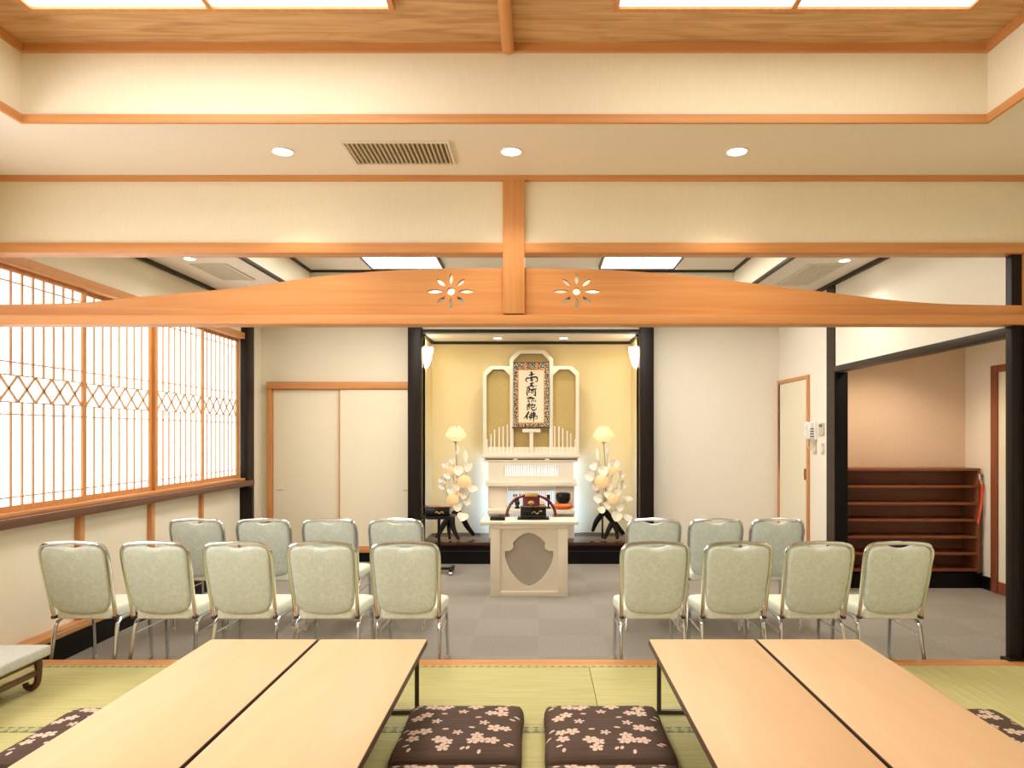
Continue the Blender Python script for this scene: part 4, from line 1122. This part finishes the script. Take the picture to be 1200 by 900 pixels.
for i in range(9):
    q = i/8; w = .014*(1-.5*q)+.003; z = .0-.40*q; x = .01-.04*q*q*1.2
    rows.append([(x+w*j, -.004-.010*(1-abs(j)), z) for j in (-1, -.5, 0, .5, 1)])
for dy in (0, -.003):
    R2 = [[m.bm.verts.new((a, b_+dy, c_)) for a, b_, c_ in r] for r in rows]
    for A, B in zip(R2, R2[1:]):
        for j in range(4): m.bm.faces.new((A[j], A[j+1], B[j+1], B[j]))
m.build('blade', 'redplastic', t, weld=False)
m = MB(); m.tube([(.0, -.002, .0), (-.012, .004, .05), (-.01, .008, .08), (.005, .004, .05), (.008, -.002, 0)], .003, 6, False, 5); m.build('hanging_loop', 'whiteplastic', t)
m = MB(); m.box(-.015, -.004, .006, .016, .05, .10, .002); m.build('hook', 'whiteplastic', t)

# sconces
for sgn, xw, lb in ((1, PX[1], 'glowing white wall sconce in the alcove, on the window side'), (-1, PX[2], 'glowing white wall sconce in the alcove, on the intercom side')):
    t = thing('wall_sconce', lb, 'sconce', (xw, 8.74, 2.38), 0, 'wall sconces inside the alcove')
    m = MB(); a0 = -PI/2 if sgn > 0 else PI/2
    m.lathe([(.028, 0), (.05, .03), (.075, .10), (.095, .20), (.10, .25)], (0, 0, 0), 16, a0, a0+PI)
    m.build('glass_shade', 'sconce', t)
    m = MB(); m.box(min(0, sgn*.012), max(0, sgn*.012), -.03, .03, .02, .16, .003); m.build('wall_plate', 'beigeplastic', t)

# downlights
def downlight(x, y, z, label, g, r=.052, energy=20, col=(1, .85, .65), ang=110):
    t = thing('downlight', label, 'downlight', (x, y, z), 0, g)
    m = MB(); m.lathe([(r, -.001), (r*1.22, -.001), (r*1.22, .003), (r, .004)], (0, 0, -.004), 28); m.build('trim_ring', 'whiteplastic', t)
    m = MB(); m.lathe([(0, 0), (r, 0), (r, .003), (0, .003)], (0, 0, -.0045), 28); m.build('lamp_face', 'bulb', t)
    l = bpy.data.lights.new('downlight_beam', 'SPOT'); l.energy = energy; l.color = col; l.spot_size = math.radians(ang); l.spot_blend = .6; l.shadow_soft_size = .05
    o = bpy.data.objects.new('downlight_beam', l); COL.objects.link(o); o.location = (0, 0, -.02); o.parent = t
    return t
gl = 'round downlights over the tatami edge'
downlight(-1.405, 3.89, LZ, 'round downlight beside the ceiling grille, on the window side', gl)
downlight(-.15, 3.89, LZ, 'round downlight in the middle, before the central divider post', gl)
downlight(1.09, 3.89, LZ, 'round downlight on the shoe-shelf side of the lowered ceiling', gl)
gf = 'round downlights of the far ceiling border'
downlight(-3.01, 6.11, CZ, 'small downlight beside the square vent over the lattice windows', gf, .045)
downlight(2.667, 6.17, CZ, 'small downlight beside the double vent over the shoe room opening', gf, .045)
ga = 'round downlights in the alcove ceiling'
downlight((583-VX)*8.95/F, 8.95, 2.775, 'small alcove downlight nearer the window-side sconce', ga, .05, 10)
downlight((660.5-VX)*8.95/F, 8.95, 2.775, 'small alcove downlight nearer the intercom-side sconce', ga, .05, 10)
downlight(3.45, 6.6, 2.6, 'warm downlight in the ceiling of the shoe room', 'shoe room lights', .05, 75, (1, .80, .60), 140)

# ceiling light boxes
def ceil_light(x0, x1, y0, y1, z, label, g, mat, n, fmat):
    t = thing('ceiling_light', label, 'ceiling light', ((x0+x1)/2, (y0+y1)/2, z), 0, g)
    w, h = (x1-x0)/2, (y1-y0)/2
    f = MB(); a = .025
    f.box(-w-a, -w, -h-a, h+a, -.03, 0); f.box(w, w+a, -h-a, h+a, -.03, 0); f.box(-w, w, h, h+a, -.03, 0); f.box(-w, w, -h-a, -h, -.03, 0)
    f.build('frame', fmat, t, smooth=0)
    for i in range(n):
        xa = -w+2*w*i/n; xb = xa+2*w/n
        if i: 
            d = MB(); d.box(xa-.012, xa+.012, -h, h, -.028, -.004); d.build('divider_bar', fmat, t, smooth=0)
        MB().box(xa+(.012 if i else 0), xb-(.012 if i < n-1 else 0), -h, h, -.018, -.012).build('diffuser', mat, t, smooth=0)
gc = 'twin ceiling lights in the cedar coffer'
ceil_light(-2.27, -.67, 1.6, 3.17, 3.50, 'twin-panel ceiling light in the cedar boards, window side of the pole', gc, 'panel', 2, 'wood_y')
ceil_light(.36, 1.93, 1.6, 3.17, 3.50, 'twin-panel ceiling light in the cedar boards, shoe-shelf side of the pole', gc, 'panel_dim', 2, 'wood_y')
gd = 'ceiling lights in the far coffer'
ceil_light(-1.80, -1.05, 5.7, 7.72, HZ, 'bright ceiling light of the far coffer, above the window-side transom', gd, 'panel_far', 1, 'darktrim')
ceil_light(.68, 1.46, 5.7, 7.72, HZ, 'bright ceiling light of the far coffer, above the intercom-side transom', gd, 'panel_far', 1, 'darktrim')

# vents
def air_vent(x0, x1, y0, y1, z, label, n, along='X', g=None, gaps=0):
    t = thing('air_vent', label, 'vent', ((x0+x1)/2, (y0+y1)/2, z), 0, g)
    w, h = (x1-x0)/2, (y1-y0)/2; a = .014
    f = MB(); f.box(-w-a, -w, -h-a, h+a, -.012, 0); f.box(w, w+a, -h-a, h+a, -.012, 0); f.box(-w, w, h, h+a, -.012, 0); f.box(-w, w, -h-a, -h, -.012, 0)
    if gaps: f.box(-w, w, -.012, .012, -.012, 0)
    f.build('frame', 'vent', t, smooth=0)
    MB().box(-w, w, -h, h, -.001, 0).build('duct_opening', 'duct_shade', t, smooth=0)  # thin dark sheet whose colour stands in for shade inside the duct
    s_ = MB()
    for i in range(n):
        x = -w+2*w*(i+.5)/n
        if along == 'X':
            q = w/n*.55
            s_.bm.faces.new([s_.bm.verts.new(p) for p in ((x-q*.4, -h, -.010), (x-q*.4, h, -.010), (x+q*.6, h, -.002), (x+q*.6, -h, -.002))])
            s_.box(x-q*.5, x+q*.1, -h, h, -.011, -.008)
        else:
            s_.box(x-w/n*.35, x+w/n*.35, -h, h, -.008, -.003)
    if along != 'X':
        k = int(n*h/w)
        for i in range(k):
            y = -h+2*h*(i+.5)/k; s_.box(-w, w, y-h/k*.3, y+h/k*.3, -.009, -.004)
    s_.build('louvers', 'vent', t, smooth=0, weld=False)
air_vent(-1.035, -.487, 3.76, 4.05, LZ, 'long louvered vent in the lowered ceiling beside a downlight', 22)
air_vent(-3.08, -2.79, 6.3, 6.92, CZ, 'pale rectangular vent in the far ceiling over the lattice windows', 9, 'Y')
air_vent(2.42, 2.72, 6.30, 7.15, CZ, 'double mesh vent in the far ceiling over the shoe room opening', 8, 'Y', None, 1)

# ------------------------------------------------------------------ alcove backlight (fluorescent tube behind the altar)
M['tube'] = emit('tube_glow', (.25, .46, 1, 1), 34)
for sg in (-1, 1):
    tb = MB().tube([(sg*.455, .24, .04), (sg*.455, .24, 1.02)], .014, 10).build('tube_light', 'tube', AL)
    m = MB(); m.box(sg*.455-.025, sg*.455+.025, .21, .27, 0, .045, .004); m.box(sg*.455-.018, sg*.455+.018, .205, .215, .03, 1.03, .003); m.build('tube_holder', 'whiteplastic', tb)

# ------------------------------------------------------------------ camera, world, view
w = bpy.data.worlds.new('World'); C.world = w; w.use_nodes = True
w.node_tree.nodes['Background'].inputs[0].default_value = (.9, .95, 1, 1); w.node_tree.nodes['Background'].inputs[1].default_value = .6
cam = bpy.data.cameras.new('camera'); co = bpy.data.objects.new('camera', cam); COL.objects.link(co)
co.location = (0, 0, EYE); co.rotation_euler = (PI/2, 0, 0)
cam.sensor_width = 36; cam.lens = F/1200*36; cam.shift_x = -(VX-600)/1200; cam.shift_y = (VY-450)/1200
cam.clip_start = .05; C.camera = co
C.view_settings.view_transform = 'Standard'; C.view_settings.look = 'None'
C.view_settings.exposure = 0.12; C.view_settings.gamma = 1; C.view_settings.use_curve_mapping = False
C.cycles.use_denoising = True
C.cycles.max_bounces = 10; C.cycles.diffuse_bounces = 6; C.cycles.glossy_bounces = 4
C.cycles.sample_clamp_indirect = 8
